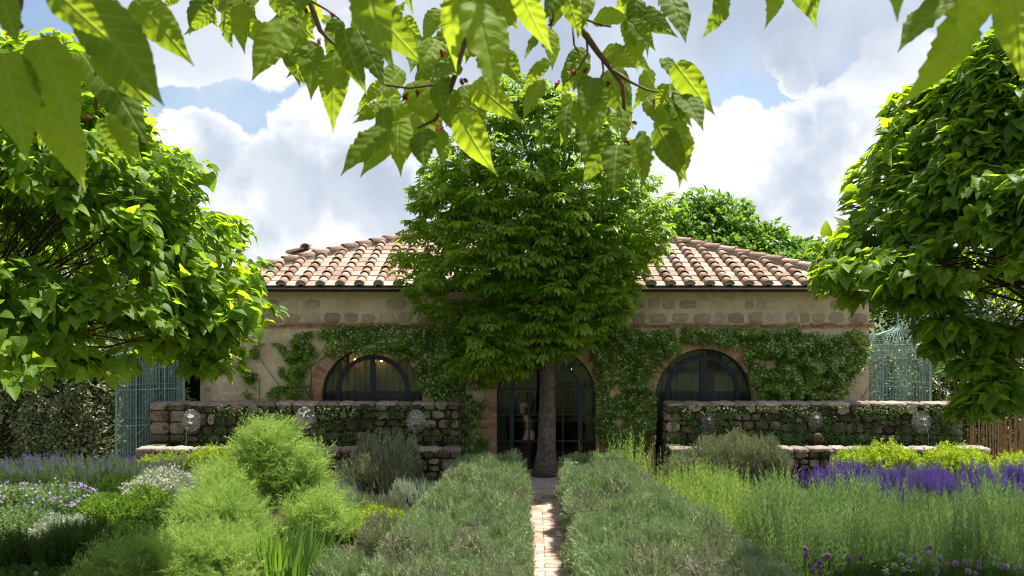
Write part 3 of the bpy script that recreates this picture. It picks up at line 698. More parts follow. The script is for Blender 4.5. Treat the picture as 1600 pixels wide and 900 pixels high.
# side slopes, seen only from a step aside: joined courses
sb_ = MB()
for side in (-1, 1):
    for c in range(int(2*HD/PX)):
        yc = RY0+.2+c*PX; lim = HD-abs(yc-(RY0+HD))
        for r_ in range(int(lim/EXP)):
            s_ = r_*EXP; x = (RX1-s_) if side > 0 else (RX0+s_); me = cov[0]
            mt = Matrix.Translation((x, yc, EZ+SL*s_+.02)) @ Matrix.Rotation(R(90)*side, 4, 'Z') @ Matrix.Rotation(sa, 4, 'X')
            sb_.add([mt @ v.co for v in me.vertices], [tuple(f.vertices) for f in me.polygons])
sb_.v = [(a-VL.x, b-VL.y, c-VL.z) for a, b, c in sb_.v]; o = link('side_tiles', sb_.mesh('side_tiles'), M['tile'], rf); o['kind'] = 'stuff'
# eave mortar plugs in the open tile ends
plug = MB(); seg = 8; plug.add([(0, 0, 0)]+[(-.096*math.cos(math.pi*k/seg), 0, .096*.86*math.sin(math.pi*k/seg)) for k in range(seg+1)], [(0, k+1, k+2) for k in range(seg)])
pl_me = plug.mesh('mortar_plug'); pl_me.materials.append(M['roof_mortar'])
for c in range(ncol+1):
    xc = x0r+c*PX; o = link('mortar_plug', pl_me, None, rf, Vector((xc, RY0-.036, EZ+.014))-VL); o.rotation_euler = (random.uniform(-.1, .05), 0, 0)
# hip ridges with cap tiles on mortar
hipc = [tile_cover('hip_tile', .50, .135, .108, .018, M['tile'], 20), tile_cover('hip_tile', .50, .130, .105, .018, M['tile'], 21)]
def hip(p0, p1):
    p0, p1 = Vector(p0), Vector(p1); d = (p1-p0); L = d.length; d.normalize(); n = int(L/.42); side = d.cross(Vector((0,0,1))).normalized(); upv = side.cross(d)
    b = MB(); m_ = 40; vs = []
    for k in range(m_+1):
        p = p0+d*(L*k/m_); wv = .125+random.uniform(-.012, .012)
        for (s_, z) in ((-wv, -.07), (-wv*.85, .085), (wv*.85, .085), (wv, -.07)): vs.append(p+side*s_+Vector((0,0,z+random.uniform(-.006, .006))))
    b.add(vs, [(k*4+j, k*4+j+1, k*4+j+5, k*4+j+4) for k in range(m_) for j in range(3)]); b.build('hip_mortar', M['roof_mortar'], rf)
    rot = Matrix((side, d, upv)).transposed()
    for k in range(n+1):
        p = p0+d*(k*L/n-.04)+Vector((0,0,.075))
        o = link('hip_tile', hipc[k % 2], None, rf); mt = rot.to_4x4() @ Matrix.Rotation(-.02+random.uniform(-.015, .015), 4, 'X') @ Matrix.Rotation(random.uniform(-.03, .03), 4, 'Z'); mt.translation = p-VL; o.matrix_local = mt
AP0, AP1 = (RX0+HD, RY0+HD, RZ), (RX1-HD, RY0+HD, RZ)
hip((RX0, RY0, EZ), AP0); hip((RX1, RY0, EZ), AP1); hip(AP0, AP1); hip((RX0, RY1, EZ), AP0); hip((RX1, RY1, EZ), AP1)
# gutter and fascia
gb = MB(); n = 8; vs = []
for x in (RX0-.02, RX1+.02):
    for rad in (.075, .069):
        for k in range(n+1): a = math.pi*k/n; vs.append((x, EY-.06-rad*math.cos(a), 4.045-rad*math.sin(a)*.95))
m_ = n+1
fs = [(k, k+1, 2*m_+k+1, 2*m_+k) for k in range(n)]+[(m_+k, 3*m_+k, 3*m_+k+1, m_+k+1) for k in range(n)]+[(0, 2*m_, 3*m_, m_), (n, m_+n, 3*m_+n, 2*m_+n)]
gb.add(vs, fs).build('gutter', M['gutter'], villa, True)
MB().box(RX0, RX1, EY+.02, WY+.3, 3.972, 4.06).build('soffit', M['mortar'], villa)
for x in (-5.6, -2.5, 2.1, 5.2):
    MB().box(x-.012, x+.012, EY-.14, EY+.02, 3.965, 3.975).build('gutter_bracket', M['gutter'], villa)
# small chimney with a tiled cap behind the left hip
cp = P(482, 405, 26.0); ch = root('chimney_cap', (cp.x, 26.0, 4.9), 'low chimney capped with weathered curved tiles behind the left roof ridge', 'chimney')
MB().box(cp.x-.33, cp.x+.33, 25.7, 26.3, 4.4, 4.93).build('stack', M['roof_mortar'], ch)
MB().box(cp.x-.46, cp.x+.46, 25.6, 26.4, 4.95, 5.0).build('slab', M['pan_tile'], ch)
for i in range(5):
    for sg in (-1, 1):
        o = link('cap_tile', cov[i % 3], None, ch, Vector((cp.x+sg*.50, 25.66+i*.17, 5.03))-ch.location); o.rotation_euler = (0, 0, -sg*R(-90) if sg < 0 else R(90)); o.rotation_euler = (R(20), 0, R(90)*sg)
o = link('ridge_tile', hipc[0], None, ch, Vector((cp.x, 25.55, 5.2))-ch.location); o2 = link('ridge_tile', hipc[1], None, ch, Vector((cp.x, 25.95, 5.2))-ch.location)

# ------------------------------------------------------------------ fountain walls
moss_pts = {}
def rough_ring_wall(fr, name, x0, x1, yf, z0, z1, rowh, mats, depth=.05, big_left=0.0, big_right=0.0, mix=.6, gap=.008):
    """courses of irregular stones on the face y=yf, each an object under fr"""
    if x1-x0 > 2.0:
        xa = x0; bl, br = big_left, big_right
        while xa < x1-.01:
            L_s = random.uniform(.8, 1.5) if xa > x0 or not bl else bl
            xb = x1 if x1-(xa+L_s) < .6 else xa+L_s
            rough_ring_wall(fr, name, xa, xb, yf, z0, z1, rowh*(1.25 if (xa == x0 and bl) else random.uniform(.8, 1.25)), mats, depth, 9 if (xa == x0 and bl) else 0, br if xb == x1 else 0, mix, gap); xa = xb
        return 0
    z = z0; cnt = 0
    nrow = max(1, round((z1-z0)/rowh)); hs = [rowh*random.uniform(.65, 1.4) for _ in range(nrow)]; k_ = (z1-z0)/sum(hs); hs = [h*k_ for h in hs]
    for h in hs:
        x = x0
        while x < x1-.05:
            edge = (x < x0+big_left) or (x > x1-big_right)
            wd = random.uniform(.30, .48) if edge else random.uniform(.10, .36)
            if x1-(x+wd) < .15: wd = x1-x
            if (not edge) and wd < .27 and h > .22 and random.random() < .6: sub = 2
            else: sub = 1
            mt = mats[0] if edge or random.random() > mix else mats[1]
            for s_ in range(sub):
                hh = h/sub; me = stone_mesh('stone', wd-gap, hh-gap, depth*random.uniform(.6, 1.3), mt, random.randint(0, 99999), 7 if edge else 5, .06 if edge else .26, 7.0 if edge else 3.5)
                o = link('stone', me, None, fr, Vector((x+wd/2, yf, z+hh*(s_+.5)))-fr.location); o.rotation_euler = (random.uniform(-.05, .05), random.uniform(-.05, .05) if edge else random.uniform(-.22, .22), 0); cnt += 1
            x += wd
        z += h
    return cnt
def fountain(x0, x1, bx0, bx1, label, masks, nl):
    yf, yb = 20.4, 20.85; top = 1.60; fr = root('fountain_wall', ((x0+x1)/2, 20.6, 0), label, 'fountain')
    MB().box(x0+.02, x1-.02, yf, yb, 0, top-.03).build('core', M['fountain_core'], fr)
    rough_ring_wall(fr, 'stone', x0, x1, yf, .78, top-.005, .18, (M['fountain_stone'], M['mossy_stone']), .055, .75 if nl else .3, .1 if nl else .3, .62)
    # returns at both ends
    for xe, sg in ((x0, -1), (x1, 1)):
        z = 0
        while z < top-.06:
            h = min(random.uniform(.2, .3), top-.01-z); me = stone_mesh('stone', .42, h-.02, .03, M['fountain_stone'], random.randint(0, 9999), 6, .08, 5.0)
            o = link('stone', me, None, fr, Vector((xe-sg*.02, (yf+yb)/2, z+h/2))-fr.location); o.rotation_euler = (0, 0, sg*R(90)); z += h
    # coping stones
    x = x0-.01
    while x < x1:
        wd = min(random.uniform(.28, .6), x1+.01-x)
        if x1-(x+wd) < .12: wd = x1+.01-x
        me = stone_mesh('coping_stone', wd-.004, yb-yf+.07, .05, M['cap_stone'], random.randint(0, 9999), 9, .035, 12.0)
        o = link('coping_stone', me, None, fr, Vector((x+wd/2, (yf+yb)/2, top-.045+random.uniform(0, .014)))-fr.location); o.rotation_euler = (R(-90), 0, 0); x += wd
    # basin
    by, bt = 19.3, .80; bs = root('fountain_basin', ((bx0+bx1)/2, 19.6, 0), label.replace('rough stone fountain wall', 'long rough stone basin').replace('carved masks', 'water below the carved masks').replace('behind', 'behind'), 'basin')
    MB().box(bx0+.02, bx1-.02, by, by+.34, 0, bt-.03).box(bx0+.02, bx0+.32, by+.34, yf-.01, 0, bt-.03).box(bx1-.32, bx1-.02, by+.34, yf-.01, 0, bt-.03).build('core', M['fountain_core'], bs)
    rough_ring_wall(bs, 'stone', bx0, bx1, by, 0.0, bt-.005, .22, (M['fountain_stone'], M['mossy_stone']), .055, .4, .4, .45)
    x = bx0-.01
    while x < bx1:
        wd = min(random.uniform(.3, .62), bx1+.01-x)
        if bx1-(x+wd) < .12: wd = bx1+.01-x
        me = stone_mesh('coping_stone', wd-.004, .42, .055, M['cap_stone'], random.randint(0, 9999), 9, .035, 12.0)
        o = link('coping_stone', me, None, bs, Vector((x+wd/2, by+.16, bt-.045+random.uniform(0, .014)))-bs.location); o.rotation_euler = (R(-90), 0, 0); x += wd
    o = MB().add([(bx0+.3, by+.33, .66), (bx1-.3, by+.33, .66), (bx1-.3, yf-.01, .66), (bx0+.3, yf-.01, .66)], [(0,1,2,3)]).build('basin_water', M['water']); o['kind'] = 'structure'
    # mossy growth on the face
    n = 4200 if nl else 5600; px_ = rs.uniform(x0+.1, x1-.05, n); pz = .72+(top-.06-.72)*rs.rand(n)**1.25
    q_ = np.c_[px_, px_*0, pz]; dn = vnoise(q_, 2.6, 5)*.6+vnoise(q_, 6.5, 6)*.4; lim = .50-.10*(pz < 1.0)+(.25 if nl else 0)*(px_ < x0+.7)
    lim = lim-(0 if nl else .06); keep = dn > lim; q_ = q_[keep]; q_[:, 1] = yf-.04-.05*rs.rand(len(q_)); m_ = len(q_)
    scatter('moss', small, q_, np.c_[rs.normal(0, .6, m_), -rs.rand(m_)*.7-.2, rs.normal(-.25, .5, m_)], np.tile([0, -1, .5], (m_, 1)), rs.uniform(.03, .075, m_), M['fern'], fr, label='green moss and small leaves growing on the stones')
    for mi, (px2, py2, kind, lb, jet) in enumerate(masks):
        mask(px2, py2, kind, lb, jet)
def face_h(X, Z, kind):
    r = np.hypot(X, Z*.95); th = np.arctan2(Z, X); h = .16*np.sqrt(np.clip(1-(r/1.02)**2, 0, 1))
    f = np.exp(-((X/.52)**2+((Z+.02)/.62)**2)**2)
    h += .22*f
    h += .12*np.exp(-((np.abs(X)-.20)/.15)**2-((Z-.30)/.10)**2)            # brow
    h -= .16*np.exp(-((np.abs(X)-.24)/.11)**2-((Z-.10)/.09)**2)            # eye hollows
    h += .06*np.exp(-((np.abs(X)-.24)/.05)**2-((Z-.09)/.04)**2)            # eyes
    h += .22*np.exp(-(X/.10)**2)*np.exp(-((Z-.02)/.30)**2)                # nose
    h += .16*np.exp(-(X/.17)**2-((Z+.17)/.08)**2)
    if kind == 'lion':
        h += .20*np.exp(-((np.abs(X)-.13)/.14)**2-((Z+.30)/.13)**2)        # muzzle
        mane = np.clip((r-.55)/.15, 0, 1); h += mane*(.055*np.sin(th*17+3*np.sin(r*9))+.03*np.sin(th*31+r*8))
        h += .12*np.exp(-((np.abs(X)-.50)/.10)**2-((Z-.48)/.12)**2)        # ears
    else:
        h += .10*np.exp(-(X/.26)**2-((Z+.33)/.07)**2); h += .12*np.exp(-(X/.2)**2-((Z+.62)/.12)**2)
        hair = np.clip((r-.60)/.12, 0, 1)*(Z > -.5); h += hair*(.09*np.sin(th*9+6*r)+.05*np.sin(th*5-8*r))
    h -= .22*np.exp(-(X/.17)**2-((Z+.44)/.06)**2)                           # mouth
    return h
def mask(px_, py_, kind, lb, jet):
    n = 44; yf = 20.4; p = P(px_, py_, yf-.06); S = .212 if kind == 'lion' else .165
    if kind == 'pan': S = .24
    g = np.linspace(-1.02, 1.02, n); X, Z = np.meshgrid(g, g); h = face_h(X, Z, kind)
    r = np.hypot(X, Z*.95); th = np.arctan2(Z, X); edge = 1.0+(.018*np.sin(th*17) if kind == 'lion' else .06*np.sin(th*7+1)); 
    if kind == 'pan': edge = np.where(Z < -.2, .72+.2*(Z+1), 1.0)
    ins = r < edge
    V = np.c_[X.ravel()*S, -(h.ravel()*S*1.25)-.03, Z.ravel()*S*1.12]; id_ = np.arange(n*n).reshape(n, n)
    Q = np.stack([id_[:-1, :-1], id_[:-1, 1:], id_[1:, 1:], id_[1:, :-1]], -1).reshape(-1, 4); ok = ins.ravel()[Q].all(1); Q = Q[ok]
    V[:, 1] = np.where(ins.ravel(), V[:, 1], 0)
    # rim skirt back to the wall
    ed = {}
    for q_ in Q:
        for a, b in ((0, 1), (1, 2), (2, 3), (3, 0)):
            k = (q_[a], q_[b])
            if (k[1], k[0]) in ed: del ed[(k[1], k[0])]
            else: ed[k] = 1
    nv = len(V); bk = {}; VV = V.tolist(); F = [tuple(int(i) for i in q_) for q_ in Q]
    for (a, b) in ed:
        for v in (a, b):
            if v not in bk: bk[v] = len(VV); VV.append([V[v][0]*1.0, .05, V[v][2]])
        F.append((int(b), int(a), bk[a], bk[b]))
    used = sorted({i for f in F for i in f}); rm = {v: i for i, v in enumerate(used)}
    me = MB().add([VV[i] for i in used], [tuple(rm[i] for i in f) for f in F]).mesh('mask', True); me.materials.append(M['carved'])
    o = bpy.data.objects.new('lion_mask' if kind == 'lion' else 'face_mask', me); COL.objects.link(o); o.location = (p.x, yf-.02, p.z); tag(o, lb, 'mask', 'carved stone masks on the fountain walls')
    if kind == 'pan':   # curled horns above the brow
        for sg in (-1, 1):
            pts = [Vector((sg*(.03+.10*math.sin(a_)*(1-a_/9)), -.14-.03*math.sin(a_*1.3), .12+.05*a_-.06*math.cos(a_)*0)) for a_ in np.linspace(0, 2.6, 9)]
            hb = MB().tube([(v.x, v.y, v.z) for v in pts], [.028-.0024*i for i in range(9)], 6); link('horn', hb.mesh('horn', True), M['carved'], o)
    if jet:
        z0 = p.z-S*.5; pts = []
        for k in range(9): t_ = k/8; pts.append((p.x+.004*math.sin(k*2), yf-.32-.09*t_**.5, z0+(.66-z0)*t_**1.6))
        w_ = MB().tube(pts, [.006, .006, .005, .005, .005, .005, .006, .007, .009], 6).build('falling_water', M['jet'], None, True); w_['kind'] = 'structure'
fountain(-7.69, -1.115, -7.56, -1.03, 'rough stone fountain wall with three carved masks left of the path', [
    (299, 657, 'lion', 'pale carved lion mask near the left end of the left fountain wall', True),
    (477, 656, 'pan', 'carved face mask with curled horns in the middle of the left fountain wall', True),
    (650, 658, 'lion', 'grey lion mask with ribbed mane at the right end of the left fountain wall', True)], True)
fountain(3.27, 9.56, 3.2, 9.62, 'rough stone fountain wall with three carved masks right of the path', [
    (1107, 659, 'face', 'weathered grey face mask above the leggy rosemary on the right fountain wall', False),
    (1275, 657, 'face', 'carved face mask in the middle of the right fountain wall above a mossy stone block', False),
    (1440, 660, 'lion', 'carved lion mask spouting water near the right end of the right fountain wall', True)], False)
pb = P(1279, 690, 20.2); me = stone_mesh('stone_block', .24, .34, .2, M['mossy_stone'], 5, 7, .1, 3); o = link('stone_block', me, None, None, (pb.x, 20.38, .84)); tag(o, 'mossy rounded stone block under the middle mask of the right fountain', 'stone')

# ------------------------------------------------------------------ aviaries
def aviary(px_c, yc, sg, label):
    """iron cage: sg=-1 left one, +1 right one. Main face turned towards the middle of the garden"""
    H = 2.68; Wd = 1.36; Dp = 1.36; ang = -sg*R(24)
    xc = (px_c-CX0)/FPX*yc; rt = root('aviary', (xc, yc, 0), label, 'aviary', 'pale green iron aviaries'); rt.rotation_euler = (0, 0, ang)
    rot = Matrix.Rotation(ang, 4, 'Z')
    def L(b, name, smooth=False, kind=None, parent=None): 
        o = link(name, b.mesh(name, smooth), M['teal_metal'], parent or rt)
        if kind: o['kind'] = kind
        return o
    hx = Wd/2
    for (cx, cy) in ((-hx, -hx), (hx, -hx), (hx, hx), (-hx, hx)): L(MB().box(cx-.022, cx+.022, cy-.022, cy+.022, 0, H), 'post')
    for x in (-hx*.42, hx*.42): L(MB().box(x-.012, x+.012, -hx-.014, -hx+.014, 0, H), 'door_stile')
    faces = [((-hx, -hx), (hx, -hx)), ((hx, -hx), (hx, hx)), ((hx, hx), (-hx, hx)), ((-hx, hx), (-hx, -hx))]
    for (a, b) in faces:
        a, b = Vector((*a, 0)), Vector((*b, 0)); d = b-a
        for z in (.06, 1.12, 1.88, H-.12, H-.02):
            L(MB().tube([a+Vector((0,0,z)), b+Vector((0,0,z))], .012, 4), 'rail')
        bars = MB(); n = 44
        for k in range(1, n): p = a+d*k/n; bars.tube([p+Vector((0,0,.06)), p+Vector((0,0,H-.03))], .0062, 3, False)
        L(bars, 'bars', kind='stuff')
    ar = MB()
    for s2 in (-1, 1):
        pts = [Vector((s2*hx*.42*(1-t_), -hx-.02, .92+.30*t_**2.2+.05*math.sin(t_*math.pi))) for t_ in np.linspace(0, 1, 10)]; ar.tube(pts, .011, 4)
    L(ar, 'door_ornament')
    # onion dome
    prof = [(.60, 0), (.60, .05), (.70, .12), (.735, .22), (.70, .34), (.58, .46), (.40, .56), (.22, .64), (.09, .74), (.03, .88), (.0, .98)]
    dm = MB(); n = 60
    for k in range(n):
        a = 2*math.pi*k/n; dm.tube([Vector((math.cos(a)*r_, math.sin(a)*r_, H+.03+z*.62)) for r_, z in prof[:-1]], .0055, 3, False)
    dome = L(dm, 'dome_wires', kind='stuff')
    for r_, z in ((.60, .03), (.60, .07), (.735, .22*.62+.03), (.58, .46*.62+.03)):
        L(MB().tube([Vector((math.cos(a)*r_, math.sin(a)*r_, H+z)) for a in np.linspace(0, 2*math.pi, 33)], .012, 4, False), 'ring')
    L(MB().tube([(0,0,H+.45), (0,0,H+.85)], [.03, .012], 6), 'finial')
    zig = MB(); n = 40
    for k in range(n):
        a0, a1 = 2*math.pi*k/n, 2*math.pi*(k+.5)/n; zig.tube([Vector((math.cos(a0)*.60, math.sin(a0)*.60, H+.03)), Vector((math.cos(a1)*.60, math.sin(a1)*.60, H+.09))], .006, 3, False)
    L(zig, 'dome_collar', kind='stuff')
    return rt
aviary(232, 21.25, -1, 'pale green iron aviary with arched door ornament left of the left fountain wall')
aviary(1403, 21.85, 1, 'pale green iron aviary with wire onion dome behind the right fountain wall')

# ------------------------------------------------------------------ plants: generic makers
def dome_points(c, rx, ry, h, n, jit=.17, lump=.2, seed=1, base=.0):
    """points over a mound (superellipsoid dome) with outward normals"""
    th = rs.uniform(0, 2*math.pi, n); ph = np.arccos(rs.uniform(0, 1, n)**1.0); ph = np.where(rs.rand(n) < .25, rs.uniform(.6, 1.5, n), ph)
    nx, ny, nz = np.cos(th)*np.sin(ph), np.sin(th)*np.sin(ph), np.cos(ph); e = .75
    px, py, pz = np.sign(nx)*abs(nx)**e*rx, np.sign(ny)*abs(ny)**e*ry, nz**e*h
    k = 1-rs.rand(n)**1.5*jit*2+lump*(vnoise(np.c_[px, py, pz]+np.array([c[0], c[1], 0]), 1.9, seed)-.5)+lump*.6*(vnoise(np.c_[px, py, pz]+np.array([c[0], c[1], 0]), 5, seed+1)-.5)
    p = np.c_[c[0]+px*k, c[1]+py*k, base+np.maximum(.03, pz*k)]; return p, norm(np.c_[nx/rx, ny/ry, nz/h*1.0])
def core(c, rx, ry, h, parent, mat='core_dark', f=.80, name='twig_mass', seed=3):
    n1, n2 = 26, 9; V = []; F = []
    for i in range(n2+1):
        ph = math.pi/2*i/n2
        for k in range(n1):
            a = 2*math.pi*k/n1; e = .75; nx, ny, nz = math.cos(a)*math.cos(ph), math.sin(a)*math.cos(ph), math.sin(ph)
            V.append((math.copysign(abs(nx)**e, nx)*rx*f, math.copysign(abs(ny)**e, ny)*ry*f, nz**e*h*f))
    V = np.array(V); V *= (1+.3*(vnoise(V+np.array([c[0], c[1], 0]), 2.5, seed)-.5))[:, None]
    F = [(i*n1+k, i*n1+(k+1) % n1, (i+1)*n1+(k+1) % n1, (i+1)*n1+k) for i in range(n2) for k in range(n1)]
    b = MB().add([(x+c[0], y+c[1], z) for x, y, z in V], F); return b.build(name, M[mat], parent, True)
def mound(name, label, cat, c, rx, ry, h, n, tmpl, size, mat, up=.8, out=.6, rnd=.35, group=None, flowers=None, coreon=True, lump=.42, cf=.70, stems=0):
    size = (size[0], size[1]*1.3)
    rt = root(name, (c[0], c[1], 0), label, cat, group)
    p, nr = dome_points(c, rx, ry, h, n, lump=lump, seed=int(abs(c[0]*13+c[1]*7)) % 50)
    d = nr*out+np.array([0, 0, up])+rs.normal(0, rnd, (n, 3)); s_ = rs.uniform(size[0], size[1], n)
    scatter('foliage', tmpl, p-norm(d)*s_[:, None]*.6, d, nr+rs.normal(0, .4, (n, 3)), s_, M[mat], rt)
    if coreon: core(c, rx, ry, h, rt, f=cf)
    if stems:
        b = MB()
        for _ in range(stems):
            a = random.uniform(0, 6.28); q_ = random.random()**.5*.85; e = Vector((c[0]+math.cos(a)*rx*q_, c[1]+math.sin(a)*ry*q_, h*random.uniform(.5, .95))); s0 = Vector((c[0]+math.cos(a)*rx*q_*.4, c[1]+math.sin(a)*ry*q_*.4, .02)); mid = s0.lerp(e, .5)+Vector((random.uniform(-.06, .06), random.uniform(-.06, .06), .05)); b.tube([s0, mid, e], [.011, .008, .004], 4, False)
        b.build('stems', M['dead_twig'], rt, kind='stuff')
    if flowers:
        fm, fn, fs, ft, minz = flowers
        p, nr = dome_points(c, rx, ry, h, fn*3, jit=.03, lump=lump, seed=int(abs(c[0]*13+c[1]*7)) % 50); k = p[:, 2] > h*minz; p = p[k][:fn]; nr = nr[k][:fn]; m_ = len(p)
        d = nr*.5+np.array([0, 0, 1])+rs.normal(0, .25, (m_, 3)); p = p+norm(d)*rs.uniform(.0, .09, m_)[:, None]
        scatter('flowers', ft, p, d, nr+rs.normal(0, .4, (m_, 3)), rs.uniform(fs[0], fs[1], m_), M[fm], rt)
    return rt
def stand(name, label, cat, poly, n, tmpl, hgt, mat, lean=.16, group=None, spikes_=None, fill=None, hn=.42):
    n = int(n*.85)
    """upright stems over a bed given as a list of (x, y) corner points (convex)"""
    P_ = np.array(poly); c = P_.mean(0); rt = root(name, (c[0], c[1], 0), label, cat, group)
    w_ = rs.dirichlet(np.ones(len(P_))*.9, n); xy = w_ @ P_
    pos = np.c_[xy, np.full(n, .02)]; hh = rs.uniform(hgt[0], hgt[1], n)*(1+hn*(vnoise(np.c_[xy, xy[:, 0]*0], 2.3, 9)-.5)*2)
    d = np.c_[rs.normal(0, lean, n), rs.normal(0, lean, n), np.ones(n)]
    scatter('foliage', tmpl, pos, d, rs.normal(0, 1, (n, 3)), hh, M[mat], rt)
    if spikes_:
        sm, frac, sl = spikes_; k = rs.rand(n) < frac; q_ = pos[k]+norm(d[k])*hh[k][:, None]*.88; m_ = len(q_)
        scatter('flower_spikes', spikes, q_, d[k]+rs.normal(0, .05, (m_, 3)), rs.normal(0, 1, (m_, 3)), rs.uniform(sl[0], sl[1], m_), M[sm], rt)
    return rt

# ---- rosemary hedges along the path
def hedge(name, label, far, near, h, ntot, cat='hedge', woody=.56):
    """far/near = (x_left, x_right, D)"""
    (fa, fb, D1), (na, nb, D0) = far, near; rt = root(name, ((fa+fb+na+nb)/4, (D0+D1)/2, 0), label, cat)
    def X(u, D): t_ = (D-D0)/(D1-D0); a = na+(fa-na)*t_; b = nb+(fb-nb)*t_; return a+(b-a)*u, (b-a)
    n = ntot; side = rs.rand(n); D = rs.uniform(D0, D1, n); u = rs.rand(n); tt = (D-D0)/(D1-D0)
    # cross section: rounded box profile parameter
    prof = rs.rand(n); W_ = np.array([X(0, d)[1] for d in D]); tot = W_+2*h
    s_ = prof*tot; onL = s_ < h; onR = s_ > h+W_; onT = ~(onL | onR)
    uu = np.where(onL, 0, np.where(onR, 1, (s_-h)/W_)); zz = np.where(onL, s_/h, np.where(onR, (tot-s_)/h, 1.0))
    rnd_ = .18/W_
    x = np.array([X(0, d)[0] for d in D])+uu*W_; z = zz*h
    edge = np.clip(np.minimum(uu, 1-uu)/(.22/W_), 0, 1); z = z-np.where(onT, (1-edge)**2*.16, 0); ce = np.clip((zz-.75)/.25, 0, 1)*np.where(onT, 0, 1); x = x+np.where(onL, ce**2*.10, 0)-np.where(onR, ce**2*.10, 0)
    endf = np.clip((D1-D)/.35, 0, 1); z = z-(1-endf)**2*.3*h
    lump = (vnoise(np.c_[x, D, z], 1.7, 21)-.5)*.34+(vnoise(np.c_[x, D, z], 4.5, 22)-.5)*.30
    nx = np.where(onL, -1.0, np.where(onR, 1.0, 0)); nz = np.where(onT, 1.0, .25)
    p = np.c_[x+nx*lump*.6, D, np.maximum(.05, z+np.where(onT, lump, 0))]; nr = norm(np.c_[nx, 0*nx, nz])
    # far end cap
    m_ = int(n*.05); ue = rs.rand(m_); ze = rs.rand(m_)*h*.85; pe_ = np.c_[[X(a, D1)[0] for a in ue], np.full(m_, D1-.1)+rs.rand(m_)*.1, ze]; p = np.concatenate([p, pe_]); nr = np.concatenate([nr, np.tile([0, 1, .3], (m_, 1))]); n = len(p)
    pat = vnoise(p, 1.5, 31)*.65+vnoise(p, 4, 32)*.35
    d = nr*.55+np.array([0, 0, .75])+rs.normal(0, .42, (n, 3)); sz = rs.uniform(.12, .29, n)
    keep = rs.rand(n) > np.clip((pat-woody)*4, 0, .75)
    scatter('foliage', needle, (p-norm(d)*sz[:, None]*.55)[keep], d[keep], (nr+rs.normal(0, .5, (n, 3)))[keep], sz[keep], M['rosemary'], rt)
    # woody twigs where it is thin
    k = (pat > woody) & (rs.rand(n) < .45); q_ = p[k]; m_ = len(q_); dd = nr[k]*.4+rs.normal(0, .7, (m_, 3))+np.array([0, 0, .4])
    tw = tm([(-.02, 0, 0), (.02, 0, 0), (.01, .55, .04), (-.01, .55, .04), (0, 1, -.02), (0, .5, .04), (.25, .85, .1)], [(0,1,2), (0,2,3), (3,2,4), (5,2,6)])
    scatter('twigs', tw, q_-norm(dd)*.08, dd, rs.normal(0, 1, (m_, 3)), rs.uniform(.14, .32, m_), M['dead_twig'], rt)
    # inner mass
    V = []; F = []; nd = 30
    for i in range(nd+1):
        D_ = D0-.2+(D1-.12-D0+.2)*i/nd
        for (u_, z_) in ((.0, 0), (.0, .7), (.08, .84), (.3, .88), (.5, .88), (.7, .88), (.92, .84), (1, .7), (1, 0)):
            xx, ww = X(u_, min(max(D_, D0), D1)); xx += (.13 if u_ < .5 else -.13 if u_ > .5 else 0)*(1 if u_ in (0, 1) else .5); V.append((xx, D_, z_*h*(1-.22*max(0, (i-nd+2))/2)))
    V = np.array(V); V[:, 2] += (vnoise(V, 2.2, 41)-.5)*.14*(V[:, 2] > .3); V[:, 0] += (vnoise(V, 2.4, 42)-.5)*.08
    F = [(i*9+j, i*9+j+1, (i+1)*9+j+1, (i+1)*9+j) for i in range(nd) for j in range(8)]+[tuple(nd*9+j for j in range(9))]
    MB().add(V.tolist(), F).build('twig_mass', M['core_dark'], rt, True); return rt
hedge('rosemary_hedge', 'dense clipped rosemary hedge along the left side of the brick path', (-1.05, .24, 18.5), (-1.75, .11, 9.3), .78, 21000)
hedge('rosemary_hedge', 'broad woody rosemary hedge along the right side of the brick path', (.93, 2.0, 18.5), (.78, 3.3, 9.3), .78, 24000, woody=.47)

# ---- left bed
def lav(name, label, c, rx, ry, h, n, fl): return None
mound('lavender', 'long row of lavender with pale purple spikes before the left aviary', 'lavender', (-8.2, 18.1), 2.35, .75, .74, 6500, needle, (.16, .30), 'lavender_leaf', 1.2, .35, .25, flowers=('lavender_petal', 420, (.09, .15), spikes, .72))
mound('lavender', 'dark green lavender clump behind the oregano mound', 'lavender', (-6.9, 17.2), .62, .5, .62, 1500, needle, (.16, .30), 'dark_herb', 1.2, .35, .25)
mound('sage', 'flowering sage with lilac blossoms at the far left of the bed', 'sage', (-8.1, 16.3), .95, .7, .66, 2100, oval, (.12, .2), 'artemisia', .7, .6, .4, flowers=('lilac_petal', 190, (.03, .065), floret, .45))
mound('sage', 'low dull green sage plant below the lilac blossoms', 'sage', (-7.9, 15.35), .65, .45, .42, 1200, oval, (.10, .17), 'artemisia', .7, .6, .4)
mound('santolina', 'silver santolina mound covered in cream flower heads', 'santolina', (-5.7, 17.0), 1.15, .8, .74, 4600, needle, (.14, .26), 'silver', 1.1, .4, .3, flowers=('cream_petal', 1500, (.025, .045), floret, .45))
mound('oregano', 'bright green oregano mound in front of the santolina', 'oregano', (-6.45, 16.0), .80, .6, .55, 2600, oval, (.10, .18), 'oregano', .9, .5, .35)
mound('oregano', 'small dark green mint mound beside the oregano', 'mint', (-5.5, 15.5), .5, .45, .45, 1300, oval, (.10, .17), 'dark_herb', .9, .5, .35)
mound('golden_shrub', 'lime yellow golden shrub in front of the left basin', 'shrub', (-5.6, 18.55), .72, .38, .98, 1700, leafy, (.12, .22), 'lime', 1.0, .5, .3)
mound('golden_shrub', 'small lime tipped shrub between the lavender and the left basin', 'shrub', (-6.75, 18.6), .5, .3, .78, 700, leafy, (.12, .22), 'lime', 1.0, .5, .3)
